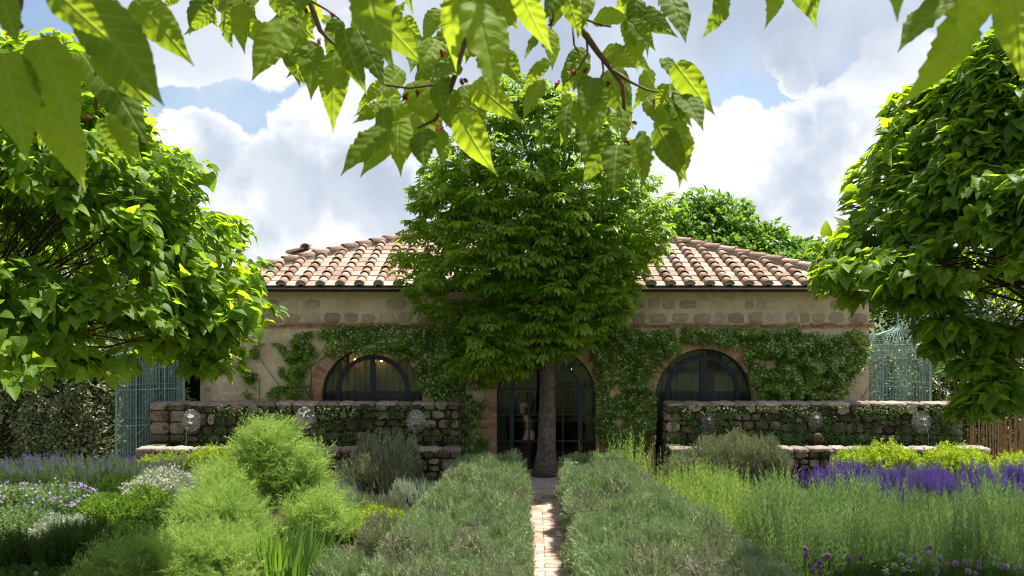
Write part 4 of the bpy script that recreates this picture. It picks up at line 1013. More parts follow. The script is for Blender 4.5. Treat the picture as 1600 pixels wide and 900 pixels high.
def fennel(label, c, rx, ry, h, n, mat='fennel', base=.0):
    n = int(n*.50)
    rt = root('fennel', (c[0], c[1], 0), label, 'fennel', 'feathery fennel plants'); th = rs.uniform(0, 6.28, n); zz = rs.uniform(.12, 1, n)**.8; rad = np.sqrt(rs.rand(n))*(1.05-.55*zz**2)
    k = 1+.95*(vnoise(np.c_[np.cos(th)*rad*2, np.sin(th)*rad*2, zz*3]+c[0], 1.9, 7)-.5)
    p = np.c_[c[0]+np.cos(th)*rad*rx*k, c[1]+np.sin(th)*rad*ry*k, zz*h*.86]; d = np.c_[np.cos(th)*rad*.9, np.sin(th)*rad*.9, np.full(n, .95)]+rs.normal(0, .45, (n, 3))
    scatter('fronds', feather, p, d, rs.normal(0, .5, (n, 3))+np.array([0, 0, 1]), rs.uniform(.22, .52, n), M[mat], rt)
    b = MB()
    for _ in range(int(14*rx/.6)):
        a = random.uniform(0, 6.28); q_ = random.random()*.7; b.tube([(c[0]+math.cos(a)*q_*rx*.5, c[1]+math.sin(a)*q_*ry*.5, .02), (c[0]+math.cos(a)*q_*rx*.8, c[1]+math.sin(a)*q_*ry*.8, h*.5), (c[0]+math.cos(a)*q_*rx, c[1]+math.sin(a)*q_*ry, h*random.uniform(.75, 1.0))], [.010, .008, .003], 5, False)
    b.build('stems', M['iris'], rt, kind='stuff'); return rt
fennel('tallest feathery fennel rising in front of the left fountain wall', (-3.95, 15.6), .52, .5, 1.80, 2000)
fennel('right shoulder of feathery fennel beside the tallest fennel', (-3.40, 15.5), .40, .42, 1.38, 1100)
fennel('feathery fennel left of the iris blades', (-4.15, 13.6), .60, .5, .95, 1500)
fennel('low yellow green fennel at the front of the left bed', (-4.0, 12.3), .80, .6, .66, 1900)
fennel('pale fennel clump beside the tallest fennel on its left', (-4.45, 14.7), .42, .5, 1.15, 850)
fennel('thin fennel between the iris and the rosemary hedge', (-2.9, 14.6), .5, .5, .72, 700)
fennel('wispy fennel at the front edge below the mint', (-4.8, 11.9), .5, .5, .55, 700)
mound('rosemary_bush', 'leggy grey rosemary bush in front of the left basin', 'rosemary', (-2.42, 17.7), .80, .55, 1.18, 2600, needle, (.16, .30), 'grey_rosemary', 1.2, .35, .35, coreon=True, lump=.35, cf=.62, stems=60)
mound('santolina', 'small silver green santolina mound right of the fennel', 'santolina', (-3.1, 17.0), .48, .42, .55, 1300, needle, (.10, .2), 'silver', .9, .5, .3)
mound('santolina', 'pale silver santolina beside the leggy rosemary bush', 'santolina', (-1.68, 17.0), .50, .45, .66, 1500, needle, (.10, .2), 'silver', .9, .5, .3)
mound('thyme', 'grey green thyme mound behind the lime green herb', 'thyme', (-2.35, 16.2), .60, .45, .46, 1500, needle, (.09, .17), 'grey_rosemary', .9, .5, .3)
mound('marjoram', 'vivid lime green marjoram between the fennel and the rosemary hedge', 'marjoram', (-2.35, 15.3), .72, .5, .50, 2300, oval, (.08, .15), 'lime', .9, .5, .35)
mound('sage', 'dark woody herb clump below the marjoram', 'sage', (-2.85, 13.6), .42, .4, .46, 900, needle, (.10, .2), 'dark_herb', .9, .5, .3)
mound('savory', 'dark green savory mound in shade at the bottom left', 'savory', (-5.75, 13.5), .85, .55, .60, 3000, needle, (.12, .22), 'dark_herb', 1.0, .5, .35, stems=0)
mound('savory', 'dark green savory clump against the side path at the far left', 'savory', (-7.0, 13.4), .45, .4, .52, 1300, needle, (.12, .22), 'dark_herb', 1.0, .5, .35)
mound('savory', 'small dark herb with dusty flower heads left of the front fennel', 'savory', (-4.75, 13.5), .42, .4, .42, 900, needle, (.10, .2), 'dark_herb', .9, .5, .35, flowers=('pale_allium', 12, (.03, .05), floret, .4))
mound('savory', 'low green herb filling the bottom left corner', 'savory', (-5.9, 12.3), 1.0, .45, .34, 1700, oval, (.08, .15), 'dark_herb', .8, .5, .4)
mound('sage', 'silver green sage spilling over the side path edge', 'sage', (-6.9, 14.9), .55, .3, .38, 900, oval, (.09, .16), 'silver', .7, .6, .4)
mound('thyme', 'grey green woody herb left of the near end of the left hedge', 'thyme', (-2.15, 12.4), .42, .6, .50, 1500, needle, (.12, .2), 'rosemary', .9, .5, .4)
mound('thyme', 'sprawling grey green herb between the marjoram and the left hedge', 'thyme', (-1.85, 14.2), .40, .7, .56, 1500, needle, (.12, .22), 'grey_rosemary', .9, .5, .4)
ir = root('iris', (-2.9, 12.4, 0), 'clump of sword shaped green iris leaves at the front of the left bed', 'iris')
n = 95; a = rs.uniform(0, 6.28, n); q_ = rs.rand(n)**.5
scatter('blade_leaves', blade, np.c_[-2.9+np.cos(a)*q_*.30, 12.4+np.sin(a)*q_*.25, np.full(n, .02)], np.c_[np.cos(a)*.5*q_+rs.normal(.12, .15, n), np.sin(a)*.3*q_+rs.normal(0, .1, n), np.ones(n)], np.c_[np.cos(a), -1+0*a, 0*a+.2], rs.uniform(.55, .95, n), M['iris'], ir)

# ---- right bed
mound('rosemary_bush', 'large leggy rosemary bush in front of the right fountain wall', 'rosemary', (4.08, 18.0), 1.12, .55, 1.26, 4600, needle, (.16, .30), 'grey_rosemary', 1.2, .35, .35, lump=.3, cf=.65, stems=70)
stand('tarragon', 'pale lime green tarragon behind the right rosemary hedge', 'tarragon', [(1.9, 17.9), (3.9, 17.4), (5.2, 15.6), (3.4, 14.4), (2.3, 15.6)], 1500, tall, (.62, .92), 'tarragon')
stand('tarragon', 'few tall tarragon shoots near the terrace beside the right hedge', 'tarragon', [(1.35, 18.6), (2.3, 18.7), (3.0, 18.2), (1.9, 18.1)], 150, tall, (.6, 1.1), 'tarragon')
stand('artemisia', 'dense upright silvery green artemisia in front of the purple salvia', 'artemisia', [(3.5, 15.4), (5.6, 15.3), (6.2, 12.6), (3.5, 12.4)], 2500, tall, (.66, .98), 'artemisia')
stand('artemisia', 'darker upright artemisia in the shade of the right catalpa', 'artemisia', [(5.6, 14.9), (8.8, 14.9), (8.2, 12.6), (5.9, 12.6)], 2400, tall, (.70, 1.02), 'artemisia')
stand('salvia', 'deep violet salvia spikes in front of the golden shrubs', 'salvia', [(4.9, 17.7), (8.0, 17.6), (7.6, 14.9), (5.2, 15.6)], 1100, tall, (.60, .76), 'artemisia', spikes_=('salvia_petal', .55, (.18, .32)), hn=.28)
stand('salvia', 'shaded violet salvia spikes at the right end of the bed', 'salvia', [(7.8, 17.4), (10.2, 17.4), (9.6, 14.4), (7.2, 14.8)], 1100, tall, (.64, .80), 'artemisia', spikes_=('salvia_petal', .45, (.18, .32)), hn=.28)
mound('golden_shrub', 'bright lime golden shrub below the middle of the right basin', 'shrub', (7.05, 18.55), .95, .5, 1.02, 2300, leafy, (.14, .24), 'lime', .9, .5, .35)
mound('golden_shrub', 'bright lime golden shrub at the right end of the right basin', 'shrub', (8.65, 18.45), .85, .5, .96, 2000, leafy, (.14, .24), 'lime', .9, .5, .35)
mound('golden_shrub', 'bright lime golden shrub at the far right edge of the bed', 'shrub', (10.0, 18.3), .75, .5, .98, 1800, leafy, (.14, .24), 'lime', .9, .5, .35)
mound('chives', 'low green chive leaves along the front of the right bed', 'chives', (5.3, 12.1), 1.9, .5, .34, 2600, needle, (.14, .24), 'dark_herb', 1.3, .2, .3)
mound('herb', 'fresh green leafy herb with white umbels at the front of the right bed', 'herb', (4.95, 12.45), .38, .3, .46, 700, oval, (.08, .14), 'oregano', .9, .5, .35, flowers=('white_petal', 60, (.02, .035), star, .55))
mound('weeds', 'low dark weeds at the foot of the facade right of the door', 'weed', (2.35, 20.6), .75, .3, .38, 700, oval, (.10, .18), 'dark_herb', .9, .5, .35)
mound('weeds', 'small green tuft at the foot of the chestnut trunk', 'weed', (1.2, 20.75), .18, .14, .2, 120, oval, (.07, .12), 'oregano', .9, .5, .35)
# alliums
ORD = 'first second third fourth fifth sixth seventh eighth ninth tenth eleventh twelfth thirteenth fourteenth fifteenth sixteenth seventeenth eighteenth'.split()
def row_label(fmt, lst): return [(x, y, fmt % ORD[k]) for k, (x, y) in enumerate(sorted(lst))]
def allium(x, ytop, D, mat, label, grp, rad=.028):
    p = P(x, ytop, D); rt = root('allium', (p.x, D, 0), label, 'allium', grp)
    b = MB().tube([(p.x+random.uniform(-.04, .04), D, .02), (p.x, D, p.z*.5), (p.x, D, p.z)], [.005, .004, .003], 4, False); b.build('stem', M['iris'], rt)
    m_ = 60; d = rnd_unit(m_); scatter('flower_head', floret, np.tile(np.array(p), (m_, 1))+d*rad*.45, d, rnd_unit(m_), np.full(m_, rad*.8), M[mat], rt, kind=None)
g1 = 'purple allium heads along the front of the right bed'
for x, y, lab in row_label('round magenta allium head, %s from the left along the front of the right bed', [(1258,857),(1259,868),(1279,884),(1290,870),(1293,868),(1280,879),(1270,892),(1281,894),(1308,893),(1271,888),(1345,872),(1453,856),(1490,886),(1326,874)]): allium(x, y, random.uniform(11.8, 12.6), 'allium_petal', lab, g1, random.uniform(.024, .034))
g2 = 'dusty pink allium heads at the right end of the front row'
for x, y, lab in row_label('dusty pink allium head, %s from the left at the right end of the bed', [(1435,884),(1468,872),(1450,867),(1480,882),(1493,880),(1508,878),(1530,878),(1530,886),(1513,893),(1524,896),(1463,891),(1550,873),(1566,884),(1572,886),(1594,890),(1448,858),(1430,872)]): allium(x, y, random.uniform(11.8, 12.6), 'pale_allium', lab, g2, random.uniform(.026, .036))
g3 = 'white allium heads in the shaded bottom left corner'
for x, y, lab in row_label('round whitish allium head, %s from the left in the shaded bottom left corner', [(36,897),(118,886),(128,880),(139,884),(154,883),(117,891),(130,897),(160,893),(56,896),(97,896),(171,886),(245,872)]): allium(x, y, random.uniform(11.9, 12.8), 'white_petal', lab, g3, random.uniform(.024, .032))
g4 = 'white umbels of the leafy herb'
for x, y, lab in row_label('flat white umbel flower, %s from the left above the leafy herb', [(1408,868),(1420,876),(1432,878),(1398,884),(1412,890),(1385,896)]): allium(x, y, 12.2, 'white_petal', lab, g4, .034)

# ------------------------------------------------------------------ jasmine on the facade
def vine(label, blobs, n, flo, seed, keepout=True, thr=.42):
    """blobs: (px, py, rx, ry, weight) ellipses on the facade in photo pixels"""
    B = np.array(blobs, float); wts = B[:, 2]*B[:, 3]*B[:, 4]; wts /= wts.sum(); k = rs.choice(len(B), n, p=wts); a = rs.uniform(0, 6.28, n); q_ = np.sqrt(rs.rand(n))*(1+.25*rs.rand(n)**3)
    x = B[k, 0]+np.cos(a)*q_*B[k, 2]; y = B[k, 1]+np.sin(a)*q_*B[k, 3]
    X = (x-CX0)/FPX*WY; Z = CAMZ+(HY-y)/FPX*WY; pp = np.c_[X, 0*X, Z]
    dn = vnoise(pp, 2.3, seed)*.5+vnoise(pp, 6.5, seed+1)*.5; ok = (dn > thr-.12) & (Z > .03) & (Z < CORN-.02+.1*rs.rand(n))
    for (cx, r, zs) in ARCH:   # do not grow over the glass, except a few trailing shoots
        ins = np.where(Z < zs, np.abs(X-cx) < r-.02, np.hypot(X-cx, Z-zs) < r-.10); ok &= ~ins | ((rs.rand(n) < .10) & (Z > zs+r*.55))
    X, Z, dn = X[ok], Z[ok], dn[ok]; m_ = len(X); off = .03+np.clip(dn-thr, 0, .3)*1.1+.05*rs.rand(m_)
    p = np.c_[X, WY-off, Z]; c = p.mean(0)
    rt = root('jasmine_vine', (float(c[0]), WY-.05, 0), label, 'vine')
    scatter('foliage', small, p, np.c_[rs.normal(0, .8, m_), -.35-rs.rand(m_)*.8, rs.normal(-.25, .6, m_)], np.c_[rs.normal(0, .3, m_), -np.ones(m_)*.8, np.full(m_, .6)], rs.uniform(.055, .095, m_), M['jasmine'], rt)
    if flo:
        i = rs.choice(m_, min(m_, flo)); q2 = p[i].copy(); q2[:, 1] -= .04+.03*rs.rand(len(i)); scatter('flowers', star, q2, np.c_[rs.normal(0, .4, len(i)), -np.ones(len(i)), rs.normal(.2, .4, len(i))], rs.normal(0, 1, (len(i), 3)), rs.uniform(.022, .036, len(i)), M['white_petal'], rt)
    b = MB(); lo = min(Z)
    for _ in range(7):
        x0 = random.choice(list(X)); xs_ = [x0+random.uniform(-.3, .3)*t_ for t_ in range(5)]; z1 = max(Z)-random.uniform(0, .5)
        b.tube([(xs_[j], WY-.03, .02+(z1-.02)*j/4) for j in range(5) if not any(abs(xs_[j]-cx) < r+.03 and (.02+(z1-.02)*j/4) < zs+r for cx, r, zs in ARCH)] or [(x0, WY-.03, max(Z)-.2), (x0+.2, WY-.03, max(Z)-.1)], .006, 5, False)
    b.build('stems', M['branch'], rt, kind='stuff'); return rt
vine('sparse jasmine shoots climbing the bare plaster at the left of the facade', [(420,545,28,10,1),(440,560,30,9,.9),(405,575,14,34,.8),(450,585,22,22,.9),(430,600,20,20,.8),(392,600,14,22,.7),(475,560,14,26,.7),(500,530,30,14,1),(310,600,26,30,.6),(478,540,22,20,.8),(385,570,10,14,.6),(462,608,22,14,.6)], 7500, 90, 51, thr=.56)
vine('flowering jasmine over the left arched window and down its right side', [(560,522,60,14,1.2),(620,525,60,16,1.2),(590,540,50,12,1),(680,545,50,32,1.2),(700,590,42,45,1.2),(712,650,34,50,1.2),(735,700,26,26,1),(745,580,22,60,1),(720,530,50,22,1),(668,580,16,30,.8),(525,545,14,12,.8)], 21000, 1500, 52)
vine('jasmine pillar between the central door and the right arched window', [(960,530,50,18,1.2),(985,560,44,36,1.2),(970,610,34,44,1.2),(965,660,34,36,1.1),(985,690,24,20,.8),(1010,640,14,40,1),(935,560,12,30,.7),(1020,540,26,22,1),(940,640,10,40,.8)], 13500, 900, 53)
vine('dense jasmine above and right of the right arched window', [(1080,524,56,12,1.2),(1150,526,50,14,1.2),(1040,540,18,16,1),(1230,545,60,32,1.2),(1210,590,34,40,1.2),(1270,590,52,36,1.2),(1310,560,34,34,1.1),(1190,560,26,34,1),(1240,620,50,14,1),(1330,540,20,24,.8)], 19500, 1150, 54)

# ------------------------------------------------------------------ leafy hedges and trees of the background
def leaf_wall(name, label, x0, x1, yf, depth, h, n, mat, size=(.06, .11)):
    rt = root(name, ((x0+x1)/2, yf, 0), label, 'hedge'); X = rs.uniform(x0, x1, n); t_ = rs.rand(n); top = t_ < .2
    Z = np.where(top, h, rs.rand(n)*h); Y = np.where(top, yf+rs.rand(n)*depth, yf)
    q_ = np.c_[X, Y, Z]; lum = (vnoise(q_, 1.2, 61)-.5)*.9+(vnoise(q_, 3.2, 62)-.5)*.55+rs.normal(0, .06, n); q_[:, 1] += np.where(top, 0, lum); q_[:, 2] += np.where(top, lum*.4, 0); en = rs.rand(n) < .14; q_[en, 0] = np.where(rs.rand(en.sum()) < .5, x0, x1)+lum[en]*.5; q_[en, 1] = yf+rs.rand(en.sum())*depth
    scatter('foliage', small, q_, np.c_[rs.normal(0, .6, n), -rs.rand(n)*.8, rs.normal(.2, .6, n)], np.c_[rs.normal(0, .4, n), -.6*np.ones(n), np.full(n, .8)], rs.uniform(size[0]*.8, size[1]*1.2, n), M[mat], rt)
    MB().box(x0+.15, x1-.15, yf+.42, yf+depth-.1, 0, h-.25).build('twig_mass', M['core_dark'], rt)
    return rt
leaf_wall('privet_hedge', 'tall variegated leafy hedge at the far left behind the lavender', -14, -8.75, 20.1, 1.2, 2.75, 26000, 'hedge_leaf')
leaf_wall('privet_hedge', 'dark leafy hedge standing behind the left aviary', -11, -6.9, 22.7, 1.0, 3.0, 13000, 'dark_tree')
leaf_wall('privet_hedge', 'leafy hedge behind the right aviary and beyond it', 7.9, 16, 23.4, 1.2, 2.55, 26000, 'hedge_leaf')
# reed screen at the right end of the right fountain wall
rd = root('reed_screen', (10.2, 20.3, 0), 'brown reed screen between the right fountain wall and the hedge', 'screen')
rb = MB()
for k in range(60):
    x = 9.66+k*.025+random.uniform(-.006, .006); rb.tube([(x, 20.3+random.uniform(-.02, .02), 0), (x+random.uniform(-.04, .04), 20.3+random.uniform(-.03, .03), 1.25+random.uniform(-.15, .12))], .009, 4, False)
rb.build('reeds', rockmat('reed', [(.12, .06, .025), (.30, .17, .08), (.46, .30, .16)], 20, bumpd=.01, perobj=False), rd, kind='stuff')
for z in (.4, 1.0): MB().box(9.66, 11.16, 20.32, 20.345, z, z+.03).build('batten', M['branch'], rd)
def blob_tree(name, label, c, lobes, n, size, mat, trunk_r=.2, tmpl=small, cat='tree', fillr=.5, group=None):
    """crown of leaf clumps on lobes (dx, dy, dz, r)"""
    rt = root(name, (c[0], c[1], 0), label, cat, group); Lb = np.array(lobes, float); wt = Lb[:, 3]**2; k = rs.choice(len(Lb), n, p=wt/wt.sum()); u = rnd_unit(n)
    u[:, 2] = np.where(u[:, 2] < -.5, -u[:, 2], u[:, 2]); r = Lb[k, 3]*(1-.3*rs.rand(n)**2)
    base = Lb[k, :3]+u*r[:, None]; dn = vnoise(base+np.array([c[0], c[1], 0]), 1.6, 71)*.6+vnoise(base+np.array([c[0], c[1], 0]), 4.5, 72)*.4; base += u*((dn-.5)*1.5)[:, None]; ok = dn > .38
    p = (base+np.array([c[0], c[1], 0]))[ok]; u = u[ok]; m_ = len(p)
    scatter('crown', tmpl, p, u*.6+rs.normal(0, .5, (m_, 3))+np.array([0, 0, -.15]), u*.5+np.array([0, 0, .9])+rs.normal(0, .35, (m_, 3)), rs.uniform(size[0], size[1], m_), M[mat], rt)
    b = MB(); topz = max(l[2] for l in lobes); b.tube([(c[0], c[1], 0), (c[0]+.1, c[1], topz*.35), (c[0], c[1]+.05, topz*.8)], [trunk_r, trunk_r*.75, trunk_r*.3], 10); b.build('trunk', M['bark'], rt, True)
    lb = MB()
    for l in lobes: lb.tube([(c[0], c[1], topz*.3), (c[0]+l[0]*.5, c[1]+l[1]*.5, topz*.3+(l[2]-topz*.3)*.6), (c[0]+l[0], c[1]+l[1], l[2])], [trunk_r*.5, trunk_r*.3, .02], 6, False)
    lb.build('limbs', M['bark'], rt, True, kind='stuff'); return rt
blob_tree('walnut_tree', 'rounded bright green tree behind the right half of the roof', (8.2, 36), [(-1.5,0,5.6,1.7),(-.3,.2,5.9,1.55),(1.0,0,5.35,1.45),(-2.9,0,4.9,1.6),(2.0,0,4.9,1.25),(-.2,-.5,4.4,1.8),(2.6,0,4.0,1.2),(-.9,0,6.6,.95)], 20000, (.16, .30), 'far_tree')
blob_tree('walnut_tree', 'lower yellow green tree behind the right end of the roof', (11.0, 33), [(-1.2,0,4.0,1.3),(.1,0,4.55,1.25),(1.5,0,4.2,1.5),(2.8,0,4.5,1.5)], 11000, (.15, .26), 'far_tree')
blob_tree('oak_tree', 'dark tree beyond the hedge at the far left', (-17, 34), [(-2,0,4,2.8),(1.5,0,3.6,2.6),(4.5,0,3.2,2.2),(0,0,5,2.2)], 9000, (.2, .32), 'dark_tree')
blob_tree('oak_tree', 'dark tree beyond the hedge at the far right', (19.5, 33), [(-3.6,0,3.0,2.2),(-1,0,3.8,2.4),(2.5,0,4,3)], 9000, (.2, .32), 'dark_tree')
blob_tree('bay_tree', 'dark bushy tree just behind the right end of the villa', (11.2, 26.5), [(-1.2,0,2.6,1.5),(.8,0,3.0,1.7),(-.2,0,3.9,1.3),(2.2,0,2.8,1.6)], 9000, (.12, .2), 'dark_tree')
blob_tree('bay_tree', 'dark bushy tree behind the left aviary', (-10.6, 25.5), [(-1.6,0,2.8,1.6),(.6,0,2.6,1.5),(2.3,0,2.3,1.3),(-3.4,0,2.8,1.7)], 9000, (.12, .2), 'dark_tree')
# red oleander beside the right aviary
ol = P(1487, 523, 22.6); rt = root('oleander', (ol.x, 22.6, 0), 'oleander with one red blossom right of the domed aviary', 'shrub')
n = 900; u = rnd_unit(n); p = np.array([ol.x+.1, 22.7, ol.z-.35])+u*np.array([.55, .35, .6]); scatter('foliage', blade, p, u+np.array([0, 0, .6]), u+rs.normal(0, .4, (n, 3)), rs.uniform(.14, .24, n), M['far_tree'], rt)
MB().tube([(ol.x+.1, 22.7, 0), (ol.x+.12, 22.7, ol.z)], [.03, .012], 6).build('stem', M['branch'], rt)
u = rnd_unit(26); scatter('blossom', floret, np.array(P(1484, 525, 22.2))+u*.07, u, rnd_unit(26), np.full(26, .10), M['red_petal'], rt, kind=None)
# trees and hedge behind the viewer, seen only as reflections in the glass
for k, (x, y) in enumerate([(-9, -9), (1.5, -13), (11, -8)]):
    blob_tree('garden_tree', ['broad green tree at the left end of the lawn facing the villa', 'broad green tree in the middle of the lawn facing the villa', 'broad green tree at the right end of the lawn facing the villa'][k], (x, y), [(-1.8,0,3,2.2),(1.6,.3,3.2,2.3),(0,0,4.4,2.3)], 3500, (.25, .4), 'oregano')

# ------------------------------------------------------------------ horse chestnut in front of the central door
def lflet():
    return tm([(0,0,0), (-.10,.45,.05), (.10,.45,.05), (-.15,.74,.03), (.15,.74,.03), (0,.6,-.02), (0,1,-.12)], [(0,5,1), (0,2,5), (1,5,3), (5,2,4), (3,5,6), (5,4,6)], [(.5,0),(.4,.45),(.6,.45),(.35,.74),(.65,.74),(.5,.6),(.5,1)])
def palmate2(n, seed):
    rr = np.random.RandomState(seed); lf = lflet(); ps = []
    for k in range(n):
        a = R(-112+224*k/(n-1))*.85+rr.uniform(-.1, .1); L = (.95-.30*abs(math.sin(a)))*rr.uniform(.85, 1.05)
        ps.append((lf, place((0, .10, 0), (math.sin(a), math.cos(a), -.30+rr.uniform(-.15, .15)), (rr.uniform(-.2, .2), 0, 1), L*.85)))
    return compose(ps)
palm2 = [palmate2(5, 1), palmate2(6, 2), palmate2(7, 3), palmate2(7, 4)]
TX, TY = .72, 20.65
chn = root('chestnut_tree', (TX, TY, 0), 'tall dark green horse chestnut growing right in front of the central arched door', 'tree')
prof_y = [118, 140, 165, 200, 240, 280, 330, 380, 420, 455, 490, 515, 540, 565, 585]; prof_l = [800, 770, 745, 715, 665, 640, 645, 625, 606, 640, 668, 690, 695, 705, 735]; prof_r = [835, 885, 915, 950, 1010, 1045, 1055, 1042, 1005, 1000, 985, 945, 900, 845, 790]
def crown_tufts(n):
    out = []
    while len(out) < n:
        y = random.uniform(118, 582); a = np.interp(y, prof_y, prof_l); b = np.interp(y, prof_y, prof_r)
        if random.random() > (b-a)/430: continue
        th = random.uniform(0, 2*math.pi); q_ = random.random()**.42*.96; z = CAMZ+(HY-y)/FPX*20.4
        rad = (b-a)/2/FPX*20.4; cx = ((a+b)/2-CX0)/FPX*20.4; ry = min(rad, 1.75 if z > 4 else 1.35); cy = TY-.35
        x = cx+math.cos(th)*q_*rad; yy = cy+math.sin(th)*q_*ry
        roofz = EZ+SL*(yy-EY)
        if yy > EY-.18 and z < max(roofz+.35, 4.3): continue
        if yy > 21.0: continue_ok = z > 4.6
        else: continue_ok = True
        if not continue_ok: continue
        if z < 3.0 and q_ < .25: continue
        o_ = Vector((math.cos(th)*q_, math.sin(th)*q_, .25 if z > 5 else -.1)); out.append((x, yy, z, o_.x, o_.y, o_.z))
    return np.array(out)
T_ = crown_tufts(1650); nz_ = vnoise(T_[:, :3], .95, 81)*.6+vnoise(T_[:, :3], 2.1, 82)*.4; T_ = T_[nz_ > np.where(T_[:, 2] < 5.6, .37, .41)]
pos, dr, upv_ = [], [], []
for (x, y, z, ox, oy, oz) in T_:
    o_ = Vector((ox, oy, 0)); o_ = o_.normalized() if o_.length > .05 else Vector((random.uniform(-1, 1), random.uniform(-1, 1), 0)).normalized()
    k = random.randint(4, 10); ph = random.uniform(0, 6.28); tl = Vector((random.gauss(0, .32), random.gauss(0, .32), 0)); ts = random.uniform(.75, 1.2)
    for j in range(k):
        a = ph+6.283*j/k+random.uniform(-.3, .3); d = Vector((math.cos(a), math.sin(a), 0))*.9+o_*.55; d.z = random.uniform(-.45, .08)+d.x*tl.x+d.y*tl.y
        p = Vector((x, y, z))+d.normalized()*.12*ts+Vector((0, 0, random.uniform(-.06, .05))); pos.append(p); dr.append(d); upv_.append(Vector((random.uniform(-.3, .3), random.uniform(-.5, .1), 1)))
pos, dr, upv_ = np.array(pos), np.array(dr), np.array(upv_); sz = rs.uniform(.20, .38, len(pos))
front = pos[:, 1]+.25*np.abs(pos[:, 0]-TX)+rs.rand(len(pos))*.8; order = np.argsort(front); one, rest = order[:300], order[300:]
singles('leaf', leafmesh('chestnut_leaf', palm2, M['chestnut']), pos[one], dr[one], upv_[one], sz[one], chn)
scatter('crown', palm2, pos[rest], dr[rest], upv_[rest], sz[rest], M['chestnut'], chn)
# young bronze flower remains on some tufts
i = rs.choice(len(T_), 34, replace=False); scatter('seed_spikes', spikes, T_[i, :3]+np.array([0, 0, .05]), np.tile([0, 0, 1], (34, 1))+rs.normal(0, .2, (34, 3)), rs.normal(0, 1, (34, 3)), np.full(34, .2), M['dead_twig'], chn)
tb_ = MB(); pts = []; rad = []
for k in range(22):
    t_ = k/21; z = 6.2*t_; pts.append((TX+.03*math.sin(t_*7)+.02*t_, TY+.03*math.cos(t_*5), z)); rad.append(.205 if t_ > .12 else .205+.10*(1-t_/.12)**2)
rad = [r-.020*6.2*(k/21) for k, r in enumerate(rad)]; tb_.tube(pts, rad, 18)
V = np.array(tb_.v); dd = vnoise(V*np.array([1, 1, .35]), 14, 91)-.5; ax = V-np.array([TX, TY, 0]); ax[:, 2] = 0; V += norm(ax)*dd[:, None]*.035; tb_.v = V.tolist(); tb_.build('trunk', M['bark'], chn, True)
lm = MB()
for k in range(46):
    z0 = random.uniform(2.3, 6.0); t = T_[random.randrange(len(T_))]; e = Vector(t[:3]); s0 = Vector((TX, TY, min(z0, e.z-.1) if e.z > 2.4 else 2.3)); md = s0.lerp(e, .5)+Vector((0, 0, .2)); lm.tube([s0, s0.lerp(md, .5)+Vector((0, 0, .05)), md, md.lerp(e, .5), e], [.06, .045, .032, .02, .008], 6, False)
lm.build('limbs', M['bark'], chn, True, kind='stuff')

